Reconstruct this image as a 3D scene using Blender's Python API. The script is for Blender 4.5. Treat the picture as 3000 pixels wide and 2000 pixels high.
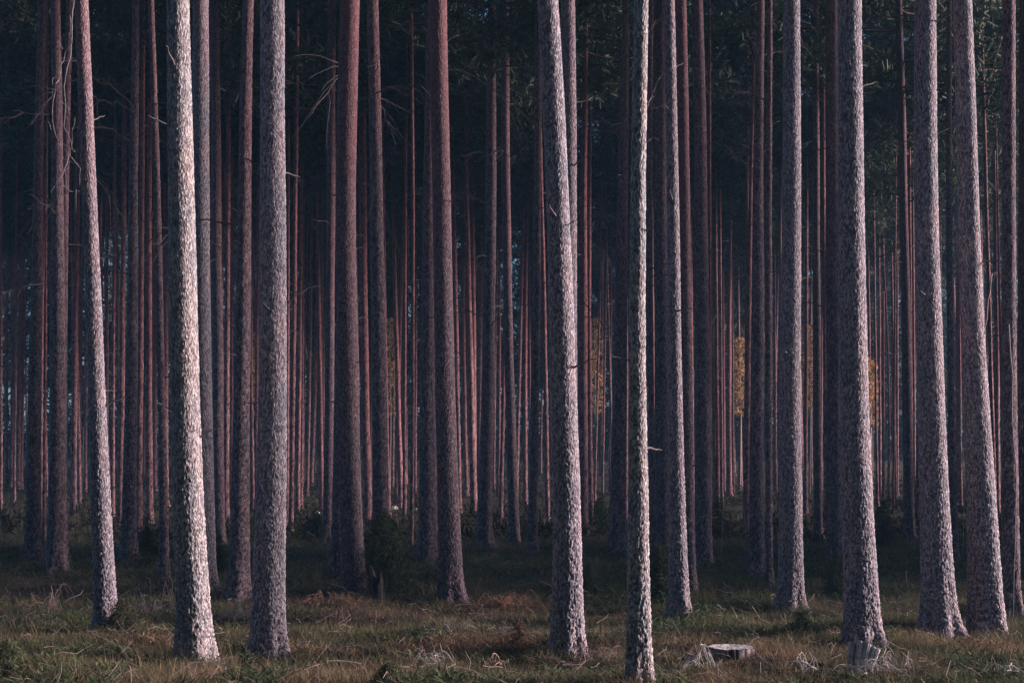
import bpy, math, random
import numpy as np
from mathutils import Vector

S = bpy.context.scene
COL = S.collection
for o in list(bpy.data.objects):
    bpy.data.objects.remove(o)

# ------------------------------------------------------------------ camera
FPX, CX, HOR, CAMH = 4167.0, 1500.0, 1400.0, 1.7      # in pixels of the 3000x2000 photograph
cam = bpy.data.cameras.new("camera")
cam.sensor_width = 36.0
cam.lens = 50.0
cam.shift_y = (HOR - 1000.0) / 3000.0
cam.clip_end = 2000.0
cam.clip_start = 0.1
co = bpy.data.objects.new("camera", cam)
co.location = (0, 0, CAMH)
co.rotation_euler = (math.radians(90), 0, 0)
COL.objects.link(co)
S.camera = co

# ------------------------------------------------------------------ light
SUN_EL, SUN_AZ = 15.0, 95.0       # azimuth measured from straight behind the camera towards its right
el, az = math.radians(SUN_EL), math.radians(SUN_AZ)
to_sun = Vector((math.sin(az) * math.cos(el), -math.cos(az) * math.cos(el), math.sin(el)))
sun = bpy.data.lights.new("sun", 'SUN')
sun.energy = 5.0
sun.angle = math.radians(14.0)
sun.color = (1.0, 0.75, 0.69)
so = bpy.data.objects.new("sun", sun)
so.rotation_euler = to_sun.to_track_quat('Z', 'Y').to_euler()
so.location = (20, -10, 30)
COL.objects.link(so)
W = bpy.data.worlds.new("World")
S.world = W
W.use_nodes = True
nt = W.node_tree
bg = nt.nodes["Background"]
sky = nt.nodes.new("ShaderNodeTexSky")
sky.sky_type = 'NISHITA'
sky.sun_disc = False
sky.sun_elevation = el
sky.sun_rotation = math.atan2(to_sun.x, to_sun.y)
sky.dust_density = 1.0
sky.ozone_density = 4.0
nt.links.new(sky.outputs[0], bg.inputs[0])
bg.inputs[1].default_value = 0.05
S.view_settings.view_transform = 'Standard'
S.view_settings.look = 'None'
S.view_settings.gamma = 1.0
S.view_settings.use_curve_mapping = False
S.view_settings.exposure = 1.15
cy = S.cycles
cy.max_bounces = 5
cy.diffuse_bounces = 3
cy.glossy_bounces = 2
cy.transmission_bounces = 2
cy.transparent_max_bounces = 8
cy.use_denoising = True
cy.use_adaptive_sampling = False

# ------------------------------------------------------------------ noise
def h2(ix, iy, seed=0):
    n = (ix.astype(np.int64) * 374761393 + iy.astype(np.int64) * 668265263 + seed * 974634777) & 0xffffffff
    n = ((n ^ (n >> 13)) * 1274126177) & 0xffffffff
    n = (n ^ (n >> 16)) & 0xffffffff
    n = (n * 2246822519) & 0xffffffff
    n = n ^ (n >> 15)
    return (n & 0xffffff) / float(0xffffff)

def vnoise(x, y, seed=0, wrapx=0):
    x = np.asarray(x, float); y = np.asarray(y, float)
    ix = np.floor(x); iy = np.floor(y)
    fx = x - ix; fy = y - iy
    fx = fx * fx * (3 - 2 * fx); fy = fy * fy * (3 - 2 * fy)
    def H(a, b):
        if wrapx: a = np.mod(a, wrapx)
        return h2(a, b, seed)
    return (H(ix, iy) * (1 - fx) + H(ix + 1, iy) * fx) * (1 - fy) + (H(ix, iy + 1) * (1 - fx) + H(ix + 1, iy + 1) * fx) * fy

def fbm(x, y, seed=0, oct=3):
    s = 0; a = 0.5; t = 0
    for k in range(oct):
        s = s + a * vnoise(x * 2 ** k, y * 2 ** k, seed + k); t += a; a *= 0.5
    return s / t

def worley(U, V, seed, wrap):
    iu = np.floor(U); iv = np.floor(V)
    F1 = np.full(U.shape, 9.0); F2 = np.full(U.shape, 9.0); ID = np.zeros(U.shape)
    for du in (-1, 0, 1):
        for dv in (-1, 0, 1):
            cu = iu + du; cv = iv + dv
            cw = np.mod(cu, wrap)
            px = cu + 0.1 + 0.8 * h2(cw, cv, seed); py = cv + 0.1 + 0.8 * h2(cw, cv, seed + 7)
            d = np.hypot(U - px, V - py)
            idn = h2(cw, cv, seed + 13)
            near = d < F1
            F2 = np.where(near, F1, np.minimum(F2, d))
            ID = np.where(near, idn, ID)
            F1 = np.where(near, d, F1)
    return F1, F2, ID

# ------------------------------------------------------------------ terrain
def gz(x, y):
    x = np.asarray(x, float); y = np.asarray(y, float)
    r = 0.0053 * np.power(np.maximum(y - 42, 0), 1.45)
    r = np.where(y > 120, 0.0053 * 78 ** 1.45 + (y - 120) * 0.045, r)
    h_ = np.clip((60 - y) / 30, 0, 1)
    u = h_ * 0.16 * vnoise(x / .75 + 7, y / .8, 9) ** 2 + 0.16 * (vnoise(x / 5.1 + 3.3, y / 4.3 + 1.7, 5) - 0.5) + 0.10 * (vnoise(x / 1.7, y / 1.5, 6) - 0.5)
    left = 0.25 * np.clip((-x - 4) / 12, 0, 1) * np.clip((y - 22) / 30, 0, 1)
    return r + u + left

def gzs(x, y):
    return float(gz(np.array([x]), np.array([y]))[0])

def solveY(px, py, lo=8.0):
    Y = np.arange(lo, 118, 0.1)
    X = (px - CX) * Y / FPX
    f = HOR + FPX * (CAMH - gz(X, Y)) / Y - py
    neg = np.where(f <= 0)[0]
    return float(Y[neg[0]]) if len(neg) else 110.0

def P(px, py, Y):
    return Vector(((px - CX) * Y / FPX, Y, CAMH - (py - HOR) * Y / FPX))

# ------------------------------------------------------------------ helpers
def mesh(name, V, F, mat, smooth=True, cols=None, matidx=None, uv=None):
    """V (n,3); F list of int arrays each (m,k)"""
    me = bpy.data.meshes.new(name)
    V = np.asarray(V, np.float32)
    if not isinstance(F, (list, tuple)): F = [F]
    F = [np.asarray(f, np.int32) for f in F if len(f)]
    nl = sum(f.size for f in F); npoly = sum(len(f) for f in F)
    me.vertices.add(len(V)); me.vertices.foreach_set("co", V.ravel())
    me.loops.add(nl); me.loops.foreach_set("vertex_index", np.concatenate([f.ravel() for f in F]))
    me.polygons.add(npoly)
    tot = np.concatenate([np.full(len(f), f.shape[1], np.int32) for f in F])
    st = np.concatenate([[0], np.cumsum(tot)[:-1]]).astype(np.int32)
    me.polygons.foreach_set("loop_start", st); me.polygons.foreach_set("loop_total", tot)
    if smooth: me.polygons.foreach_set("use_smooth", np.ones(npoly, bool))
    mats = mat if isinstance(mat, (list, tuple)) else [mat]
    for m in mats: me.materials.append(m)
    if matidx is not None: me.polygons.foreach_set("material_index", np.asarray(matidx, np.int32))
    if cols is not None:
        a = me.color_attributes.new("col", 'FLOAT_COLOR', 'POINT')
        c = np.ones((len(V), 4), np.float32); c[:, :3] = cols
        a.data.foreach_set("color", c.ravel())
    me.update(calc_edges=True)
    return me

def obj(name, me, parent=None, loc=(0, 0, 0), rot=(0, 0, 0), sc=None):
    o = bpy.data.objects.new(name, me)
    COL.objects.link(o)
    o.location = loc; o.rotation_euler = rot
    if sc is not None: o.scale = sc if hasattr(sc, '__len__') else (sc,) * 3
    if parent: o.parent = parent
    return o

def tag(o, label=None, cat=None, group=None, kind=None):
    if label: o['label'] = label
    if cat: o['category'] = cat
    if group: o['group'] = group
    if kind: o['kind'] = kind
    return o

def empty(name, loc):
    o = bpy.data.objects.new(name, None)
    o.empty_display_size = 0.2
    COL.objects.link(o); o.location = loc
    return o

class Geo:
    def __init__(s): s.V = []; s.F4 = []; s.F3 = []; s.C = []; s.n = 0
    def add(s, V, F4=None, F3=None, col=None):
        V = np.asarray(V, float).reshape(-1, 3)
        if F4 is not None and len(F4): s.F4.append(np.asarray(F4) + s.n)
        if F3 is not None and len(F3): s.F3.append(np.asarray(F3) + s.n)
        s.V.append(V); s.n += len(V)
        if col is None: col = (1, 1, 1)
        c = np.asarray(col, float)
        if c.ndim == 1: c = np.tile(c, (len(V), 1))
        s.C.append(c)
    def tube(s, pts, rad, n=5, col=None):
        pts = np.asarray([tuple(p) for p in pts], float); m = len(pts)
        rad = np.broadcast_to(np.asarray(rad, float), (m,)) if np.ndim(rad) == 0 else np.asarray(rad, float)
        T = np.gradient(pts, axis=0); T /= np.linalg.norm(T, axis=1)[:, None] + 1e-9
        ref = np.array([0.31, 0.2, 0.93]) if abs(T[0][2]) < 0.8 else np.array([0.9, 0.3, 0.1])
        A = np.cross(T, ref); A /= np.linalg.norm(A, axis=1)[:, None] + 1e-9
        B = np.cross(T, A)
        th = np.linspace(0, 2 * np.pi, n, endpoint=False)
        V = pts[:, None, :] + rad[:, None, None] * (np.cos(th)[None, :, None] * A[:, None, :] + np.sin(th)[None, :, None] * B[:, None, :])
        F = []
        for i in range(m - 1):
            for j in range(n):
                F.append((i * n + j, i * n + (j + 1) % n, (i + 1) * n + (j + 1) % n, (i + 1) * n + j))
        s.add(V.reshape(-1, 3), F4=F, col=col)
    def build(s, name, mat, smooth=True):
        F = []
        if s.F4: F.append(np.concatenate(s.F4))
        if s.F3: F.append(np.concatenate(s.F3))
        return mesh(name, np.concatenate(s.V), F, mat, smooth, cols=np.concatenate(s.C))

# ------------------------------------------------------------------ materials
def newmat(name):
    m = bpy.data.materials.new(name); m.use_nodes = True
    n = m.node_tree.nodes; l = m.node_tree.links
    b = n["Principled BSDF"]
    b.inputs["Roughness"].default_value = 0.85
    b.inputs["Specular IOR Level"].default_value = 0.25
    return m, n, l, b

def N(n, t, **kw):
    x = n.new(t)
    for k, v in kw.items():
        if hasattr(x, k): setattr(x, k, v)
        else: x.inputs[k].default_value = v
    return x

def ramp(n, stops):
    r = n.new("ShaderNodeValToRGB"); e = r.color_ramp.elements
    e[0].position, e[0].color = stops[0][0], (*stops[0][1], 1)
    e[1].position, e[1].color = stops[-1][0], (*stops[-1][1], 1)
    for p, c in stops[1:-1]:
        k = e.new(p); k.color = (*c, 1)
    return r

def mix(n, l, fac, a, b, mode='MIX'):
    x = n.new("ShaderNodeMix"); x.data_type = 'RGBA'; x.blend_type = mode
    for sock, v in ((x.inputs[0], fac), (x.inputs[6], a), (x.inputs[7], b)):
        if hasattr(v, 'is_output'): l.new(v, sock)
        elif hasattr(v, '__len__'): sock.default_value = (*v, 1)
        else: sock.default_value = v
    return x.outputs[2]

def bark_material(name, dark, mid, pale, crack, red=(0.23, 0.074, 0.085), patch=0.0, bump=0.012, vscale=80.0):
    m, n, l, b = newmat(name)
    tc = n.new("ShaderNodeTexCoord")
    att = n.new("ShaderNodeAttribute"); att.attribute_name = "col"
    sep = n.new("ShaderNodeSeparateColor"); l.new(att.outputs["Color"], sep.inputs[0])
    mp = n.new("ShaderNodeMapping"); mp.inputs["Scale"].default_value = (1, 1, 0.38)
    l.new(tc.outputs["Object"], mp.inputs[0])
    n1 = N(n, "ShaderNodeTexNoise", Scale=95.0, Detail=4.0, Roughness=0.65); l.new(mp.outputs[0], n1.inputs["Vector"])
    n2 = N(n, "ShaderNodeTexNoise", Scale=5.0, Detail=3.0); l.new(mp.outputs[0], n2.inputs["Vector"])
    mpv = n.new("ShaderNodeMapping"); mpv.inputs["Scale"].default_value = (1, 1, 0.36); mpv.inputs["Rotation"].default_value = (0.22, 0.22, 0)
    dv = N(n, "ShaderNodeTexNoise", Scale=9.0, Detail=2.0); l.new(tc.outputs["Object"], dv.inputs["Vector"])
    dm = n.new("ShaderNodeMix"); dm.data_type = 'VECTOR'; dm.inputs[0].default_value = 0.045
    l.new(tc.outputs["Object"], dm.inputs[4]); l.new(dv.outputs["Color"], dm.inputs[5]); l.new(dm.outputs[1], mpv.inputs[0])
    vo = N(n, "ShaderNodeTexVoronoi", Scale=vscale); l.new(mpv.outputs[0], vo.inputs["Vector"])
    vs = n.new("ShaderNodeSeparateColor"); l.new(vo.outputs["Color"], vs.inputs[0])
    # per-plate tone + fine mottling
    add = N(n, "ShaderNodeMath", operation='MULTIPLY_ADD'); add.inputs[1].default_value = 0.30
    hm = N(n, "ShaderNodeMath", operation='MULTIPLY_ADD'); hm.inputs[1].default_value = 1.25
    l.new(vs.outputs[0], hm.inputs[0]); l.new(sep.outputs[1], hm.inputs[2]); l.new(hm.outputs[0], add.inputs[0])
    m2 = N(n, "ShaderNodeMath", operation='MULTIPLY_ADD'); m2.inputs[1].default_value = 1.1; m2.inputs[2].default_value = -0.30
    l.new(n1.outputs[0], m2.inputs[0]); l.new(m2.outputs[0], add.inputs[2])
    r1 = ramp(n, [(0.08, dark), (0.42, mid), (0.85, pale)])
    l.new(add.outputs[0], r1.inputs[0])
    col = r1.outputs[0]
    # grey-green to brown drift along the stem
    r2 = ramp(n, [(0.35, (0.80, 0.84, 0.92)), (0.65, (1.12, 1.0, 1.0))]); l.new(n2.outputs[0], r2.inputs[0])
    col = mix(n, l, 1.0, col, r2.outputs[0], 'MULTIPLY')
    if patch:
        v = N(n, "ShaderNodeTexNoise", Scale=16.0, Detail=2.0, Roughness=0.5); l.new(tc.outputs["Object"], v.inputs["Vector"])
        rp = ramp(n, [(0.60, (0, 0, 0)), (0.66, (patch,) * 3)]); l.new(v.outputs[0], rp.inputs[0])
        col = mix(n, l, rp.outputs[0], col, (0.58, 0.60, 0.56))
    # thin orange bark higher up the stem
    col = mix(n, l, sep.outputs[2], col, mix(n, l, n1.outputs[0], tuple(c * 0.55 for c in red), tuple(min(1, c * 1.45) for c in red)))
    rc = ramp(n, [(0.0, (0, 0, 0)), (0.55, (1, 1, 1))]); l.new(sep.outputs[0], rc.inputs[0])
    col = mix(n, l, rc.outputs[0], crack, col)
    l.new(col, b.inputs["Base Color"])
    bp = n.new("ShaderNodeBump"); bp.inputs["Strength"].default_value = 0.9; bp.inputs["Distance"].default_value = bump
    bh = N(n, "ShaderNodeMath", operation='SUBTRACT'); l.new(n1.outputs[0], bh.inputs[0]); l.new(vo.outputs["Distance"], bh.inputs[1])
    l.new(bh.outputs[0], bp.inputs["Height"]); l.new(bp.outputs[0], b.inputs["Normal"])
    b.inputs["Roughness"].default_value = 0.8
    return m

BARK = bark_material("pine_bark", (0.038, 0.038, 0.050), (0.125, 0.122, 0.155), (0.52, 0.50, 0.545), (0.035, 0.030, 0.034))
BARK_LICHEN = bark_material("lichen_bark", (0.045, 0.045, 0.055), (0.16, 0.16, 0.185), (0.58, 0.57, 0.57), (0.03, 0.028, 0.034), patch=0.5)
BARK_BROWN = bark_material("brown_bark", (0.028, 0.025, 0.034), (0.070, 0.060, 0.076), (0.38, 0.30, 0.33), (0.03, 0.024, 0.028))
BARK_FAR = bark_material("pink_lit_far_bark", (0.045, 0.033, 0.038), (0.17, 0.10, 0.11), (0.56, 0.33, 0.33), (0.04, 0.03, 0.03), bump=0.03, vscale=24.0)  # pine bark with the far pink light put into its colours

def col_material(name, rough=0.8, trans=0.0, noise=0.35, scale=30):
    m, n, l, b = newmat(name)
    att = n.new("ShaderNodeAttribute"); att.attribute_name = "col"
    tc = n.new("ShaderNodeTexCoord")
    nz = N(n, "ShaderNodeTexNoise", Scale=float(scale), Detail=2.0); l.new(tc.outputs["Object"], nz.inputs["Vector"])
    r = ramp(n, [(0.3, (1 - noise,) * 3), (0.7, (1 + noise,) * 3)]); l.new(nz.outputs[0], r.inputs[0])
    c = mix(n, l, 1.0, att.outputs["Color"], r.outputs[0], 'MULTIPLY')
    l.new(c, b.inputs["Base Color"]); b.inputs["Roughness"].default_value = rough
    if trans:
        t = n.new("ShaderNodeBsdfTranslucent"); l.new(c, t.inputs[0])
        ms = n.new("ShaderNodeMixShader"); ms.inputs[0].default_value = trans
        l.new(b.outputs[0], ms.inputs[1]); l.new(t.outputs[0], ms.inputs[2])
        l.new(ms.outputs[0], n["Material Output"].inputs[0])
    return m

LEAF = col_material("needles", 0.7, 0.15, 0.4, 3)
GRASS = col_material("heather_and_grass", 0.8, 0.2, 0.3, 8)
TWIG = col_material("dead_twig", 0.8, 0, 0.3, 40)
WOOD = col_material("weathered_wood", 0.75, 0, 0.5, 25)

def ground_material():
    m, n, l, b = newmat("forest_floor")
    tc = n.new("ShaderNodeTexCoord")
    a = N(n, "ShaderNodeTexNoise", Scale=0.55, Detail=5.0, Roughness=0.6); l.new(tc.outputs["Object"], a.inputs["Vector"])
    c = N(n, "ShaderNodeTexNoise", Scale=9.0, Detail=6.0, Roughness=0.7); l.new(tc.outputs["Object"], c.inputs["Vector"])
    r = ramp(n, [(0.34, (0.03, 0.042, 0.024)), (0.5, (0.06, 0.06, 0.034)), (0.66, (0.12, 0.08, 0.058))]); l.new(a.outputs[0], r.inputs[0])
    r2 = ramp(n, [(0.3, (0.45, 0.45, 0.45)), (0.7, (1.4, 1.4, 1.4))]); l.new(c.outputs[0], r2.inputs[0])
    l.new(mix(n, l, 1.0, r.outputs[0], r2.outputs[0], 'MULTIPLY'), b.inputs["Base Color"])
    bp = n.new("ShaderNodeBump"); bp.inputs["Strength"].default_value = 1.0; bp.inputs["Distance"].default_value = 0.08
    l.new(c.outputs[0], bp.inputs["Height"]); l.new(bp.outputs[0], b.inputs["Normal"])
    b.inputs["Roughness"].default_value = 0.95
    return m
GROUND = ground_material()

# ------------------------------------------------------------------ ground sheet
t = np.linspace(0, 1, 330); ys = np.concatenate([np.linspace(-60, 6, 20), 7 + 340 * t ** 2.6])
u = np.linspace(-1, 1, 321); xs = np.sign(u) * (10 * np.abs(u) + 170 * np.abs(u) ** 4)
XX, YY = np.meshgrid(xs, ys)
ZZ = gz(XX, YY) + 0.05 * (fbm(XX * 3.1, YY * 3.1, 21) - 0.5) * np.clip((60 - YY) / 30, 0, 1)
nx, ny = len(xs), len(ys)
I = np.arange(nx * ny).reshape(ny, nx)
F = np.stack([I[:-1, :-1], I[:-1, 1:], I[1:, 1:], I[1:, :-1]], -1).reshape(-1, 4)
g = obj("ground", mesh("ground", np.stack([XX, YY, ZZ], -1).reshape(-1, 3), F, GROUND))
tag(g, kind='structure')

# ------------------------------------------------------------------ trunk builder
def trunk_mesh(ctrl, Y, baseZ, H, mat, seed, step, plate, redz, redmax=1.0, flare=0.42, amp=1.0, rimg=None):
    """ctrl = [(Z, X, R)] in world, from the ground up. Returned mesh is local to (X0, Y, baseZ)."""
    ctrl = sorted(ctrl)
    Zc = np.array([c[0] for c in ctrl]); Xc = np.array([c[1] for c in ctrl]); Rc = np.array([c[2] for c in ctrl])
    rng = np.random.RandomState(seed)
    zvis = min(baseZ + H - 1.0, CAMH + HOR * Y / FPX + 0.3)
    z1 = np.arange(baseZ - 0.25, zvis, step * 1.35)
    z2 = np.arange(zvis, baseZ + H, 0.6)
    z = np.concatenate([z1, z2, [baseZ + H]])
    dg = min(2, len(ctrl) - 1)
    pf = np.polyfit(Zc, Xc, dg)
    ztop = Zc[-1]
    zz = np.minimum(z, ztop); Rm = float(np.mean(Rc))
    x = np.polyval(pf, zz)
    slope = np.polyval(np.polyder(pf), ztop)
    x = x + np.where(z > ztop, slope * (z - ztop) * 0.8, 0)
    x = x + min(0.012, Rm * .035) * np.sin(z * 1.3 + rng.rand() * 6) * np.clip(z - baseZ, 0, 1)
    yv = 0.012 * np.sin(z * 1.1 + rng.rand() * 6) + slope * 0.3 * (z - baseZ) * rng.uniform(-1, 1)
    R = np.interp(z, Zc, Rc)
    top = z > ztop
    R = np.where(top, Rc[-1] * np.clip(1 - (z - ztop) / max(baseZ + H - ztop, 0.1) * 0.93, 0.03, 1), R)
    hgt = np.maximum(z - baseZ, -0.2)
    Rm = float(np.mean(Rc))
    ns = max(10, int(round(2 * math.pi * Rm / step)))
    th = np.linspace(0, 2 * np.pi, ns, endpoint=False)
    Z, T = np.meshgrid(z, th, indexing='ij')
    Hh = hgt[:, None]
    # plates
    cu = 0.026 * plate; cv = 0.075 * plate
    nu = 2 * max(3, int(round(math.pi * Rm / cu)))
    U = T / (2 * np.pi) * nu; Vv = Z / cv
    Vw = Vv + 1.3 * (vnoise(U * 0.45, Vv * 0.5, seed + 1) - 0.5) + 0.5 * np.sin(U * 0.9 + seed)
    Uw = U + 0.7 * (vnoise(U * 0.6 + 9, Vv * 0.55, seed + 2) - 0.5)
    fade = np.clip(1 - T / (2 * np.pi) * 0, 1, 1)
    F1, F2, ID = worley(Uw, Vw, seed, nu)
    edge = np.clip((F2 - F1) / 0.30, 0, 1); edge = edge * edge * (3 - 2 * edge)
    fine = vnoise(U * 2.3, Vv * 2.6, seed + 3)
    big = vnoise(T / (2 * np.pi) * 5, Z * 1.2, seed + 4, wrapx=5) - 0.5
    deep = (0.55 + 0.9 * np.exp(-Hh / 1.2)) * amp
    flake = (ID - 0.5) * 0.006
    dome = np.clip(1 - F1 * 1.25, 0, 1)
    G1, G2, GI = worley(Uw * 0.5, Vw * 0.42 + 3.1, seed + 40, max(3, nu // 2))
    furrow = np.clip((G2 - G1) / 0.22, 0, 1); lowb = np.exp(-np.maximum(Hh - 0.2, 0) / 1.3)
    disp = deep * (0.003 * edge + 0.0052 * dome * (0.5 + ID) + 0.8 * flake * edge + 0.003 * fine) + 0.013 * (furrow - .5) * lowb + big * Rm * 0.06
    edge = edge * (1 - lowb * (1 - furrow) * 0.85)
    if step > 0.03: disp = disp * 1.2
    k = rng.randint(4, 7); ph = rng.rand() * 6
    fl = flare * np.exp(-Hh / 0.16) + 0.10 * np.exp(-Hh / 0.6)
    lob = 1 + fl * (1 + 0.55 * np.cos(k * T + ph + 0.8 * np.sin(T * 2 + ph)))
    taper_d = np.clip(R / Rm, 0.1, 1)[:, None]
    rr = R[:, None] * lob - 0.006 * taper_d + disp * taper_d
    X = x[:, None] + rr * np.cos(T); Yy = yv[:, None] + rr * np.sin(T)
    x0 = float(np.polyval(pf, baseZ))
    V = np.stack([X - x0, Yy, Z - baseZ], -1).reshape(-1, 3)
    nz = len(z)
    I = np.arange(nz * ns).reshape(nz, ns); J = np.roll(I, -1, axis=1)
    F = np.stack([I[:-1], J[:-1], J[1:], I[1:]], -1).reshape(-1, 4)
    red = np.clip((Hh - redz) / 4.0 + 0.5 * (vnoise(T / (2 * np.pi) * 7, Z * 0.9, seed + 5, wrapx=7) - 0.5), 0, 1) * redmax
    red = np.broadcast_to(red, T.shape)
    c = np.stack([edge, ID, red], -1).reshape(-1, 3)
    me = mesh("trunk", V, F, mat, True, cols=c)
    ax = lambda h: (float(np.interp(h + baseZ, z, x) - x0), float(np.interp(h + baseZ, z, yv)), float(np.interp(h + baseZ, z, R)))
    return me, x0, ax

# ------------------------------------------------------------------ foliage meshes (shared)
def needle_clump(G, c, size, rng, n, col, w=0.30, up=0.3):
    d = rng.normal(size=(n, 3)); d[:, 2] += up; d /= np.linalg.norm(d, axis=1)[:, None]
    s = rng.normal(size=(n, 3)); s -= (s * d).sum(1)[:, None] * d; s /= np.linalg.norm(s, axis=1)[:, None]
    L = size * rng.uniform(0.6, 1.2, n)[:, None]; Wd = L * w
    b = np.asarray(c) + rng.normal(size=(n, 3)) * size * 0.25
    V = np.stack([b - s * Wd * 0.3, b + s * Wd * 0.3, b + d * L + s * Wd * 0.2, b + d * L - s * Wd * 0.2], 1).reshape(-1, 3)
    F = np.arange(4 * n).reshape(n, 4)
    cc = np.repeat(np.asarray(col) * rng.uniform(0.7, 1.3, (n, 1)), 4, 0)
    G.add(V, F4=F, col=cc)

def pine_crown(seed, base=0.56, rad=2.1, clumps=32, nlimb=27, H=20.0):
    rng = np.random.RandomState(seed); G = Geo()
    for i in range(nlimb):
        f = (i + rng.rand()) / nlimb
        z = H * (base + (0.97 - base) * f)
        L = rad * (0.55 + 0.75 * math.sin(math.pi * min(1, 0.25 + f * 0.85))) * rng.uniform(0.6, 1.15)
        if f > 0.85: L *= 0.55
        a = rng.rand() * 6.283
        up = rng.uniform(-0.1, 0.45)
        pts = []
        for s in np.linspace(0, 1, 5):
            pts.append((math.cos(a) * L * s, math.sin(a) * L * s, z + up * L * s ** 1.4 - 0.15 * L * s * (1 - s)))
        G.tube(pts, [0.035 * (1 - 0.8 * s) + 0.004 for s in np.linspace(0, 1, 5)], 4, (0.10, 0.06, 0.05))
        for k in range(clumps):
            s = rng.uniform(0.3, 1.05)
            p = np.array(pts[0]) + (np.array(pts[-1]) - np.array(pts[0])) * s
            p += rng.normal(size=3) * np.array([0.30, 0.30, 0.20]) * (0.6 + 0.4 * L / 2)
            g = rng.uniform(0.75, 1.25)
            needle_clump(G, p, 0.26, rng, 7, (0.060 * g, 0.092 * g, 0.058 * g))
    return G.build("crown", LEAF, False)

def spruce_crown(seed, H=18.0, z0=2.5, rad=2.0, tiers=34, per=7, csz=0.30, n=6, col=(0.045, 0.068, 0.046)):
    rng = np.random.RandomState(seed); G = Geo()
    for i in range(tiers):
        f = (i + rng.uniform(-.3, .3)) / tiers
        z = z0 + (H - z0) * max(f, 0)
        R = rad * (1 - f) ** 0.8 * (0.75 + 0.5 * rng.rand()) + 0.12
        for j in range(per):
            a = rng.rand() * 6.283; L = R * rng.uniform(0.6, 1.1)
            m = max(2, int(L / (csz * 0.55)))
            for k in range(m):
                s = (k + 0.7) / m
                p = (math.cos(a) * L * s, math.sin(a) * L * s, z - 0.28 * L * s ** 1.5)
                g = rng.uniform(0.7, 1.3)
                needle_clump(G, np.array(p) + rng.normal(size=3) * csz * 0.3, csz, rng, n, tuple(c * g for c in col), 0.3, -0.2)
    return G.build("crown", LEAF, False)

def dead_branch(seed, L=1.3, droop=0.5, subs=5, r0=0.011, col=(0.13, 0.11, 0.12)):
    """a dead limb growing along +X from the origin"""
    rng = np.random.RandomState(seed); G = Geo()
    m = 9; s = np.linspace(0, 1, m)
    p = np.stack([L * s, 0.10 * L * np.cumsum(rng.normal(size=m)) * 0.3, L * (0.25 * s - droop * s ** 1.8) + 0.014 * L * rng.normal(size=m)], -1)
    p[0] = 0
    G.tube(p, r0 * (1 - 0.8 * s) + 0.0015, 5, col)
    for k in range(subs):
        i = rng.randint(2, m - 1)
        d = (p[i] - p[i - 1]); d /= np.linalg.norm(d)
        side = np.array([rng.uniform(-.2, .6), rng.choice([-1, 1]) * rng.uniform(.4, 1), rng.uniform(-0.9, 0.3)])
        l2 = L * rng.uniform(0.2, 0.45); t2 = np.linspace(0, 1, 5)[:, None]
        q = p[i] + (d * 0.7 + side * 0.7) * l2 * t2 + np.array([0, 0, -0.25]) * l2 * t2 ** 2 + rng.normal(size=(5, 3)) * 0.012
        q[0] = p[i]
        G.tube(q, (r0 * 0.5) * (1 - 0.7 * t2[:, 0]) + 0.001, 4, col)
    return G.build("branch", TWIG)

CROWNS = [pine_crown(s, base=b, rad=r) for s, b, r in ((1, .62, 2.1), (2, .58, 2.3), (3, .64, 2.0), (4, .56, 1.9), (5, .62, 2.5), (6, .66, 2.1))]
SPRUCE = [spruce_crown(s, rad=r, z0=z) for s, r, z in ((11, 2.0, 5.0), (12, 2.4, 6.5), (13, 1.7, 4.0))]
NEARSPRUCE = [spruce_crown(s, rad=2.6, z0=0.6, tiers=40, per=9, csz=0.55, n=7) for s in (14, 15)]
BRANCH = [dead_branch(s, L=l, droop=d, subs=k, r0=0.010) for s, l, d, k in
          ((21, 1.4, .55, 6), (22, 1.1, .3, 4), (23, 1.7, .8, 7), (24, .8, .1, 3), (25, 1.5, .2, 6))]
STUB = [dead_branch(s, L=0.28, droop=0.1, subs=0, r0=0.010) for s in (31, 32)]

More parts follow.
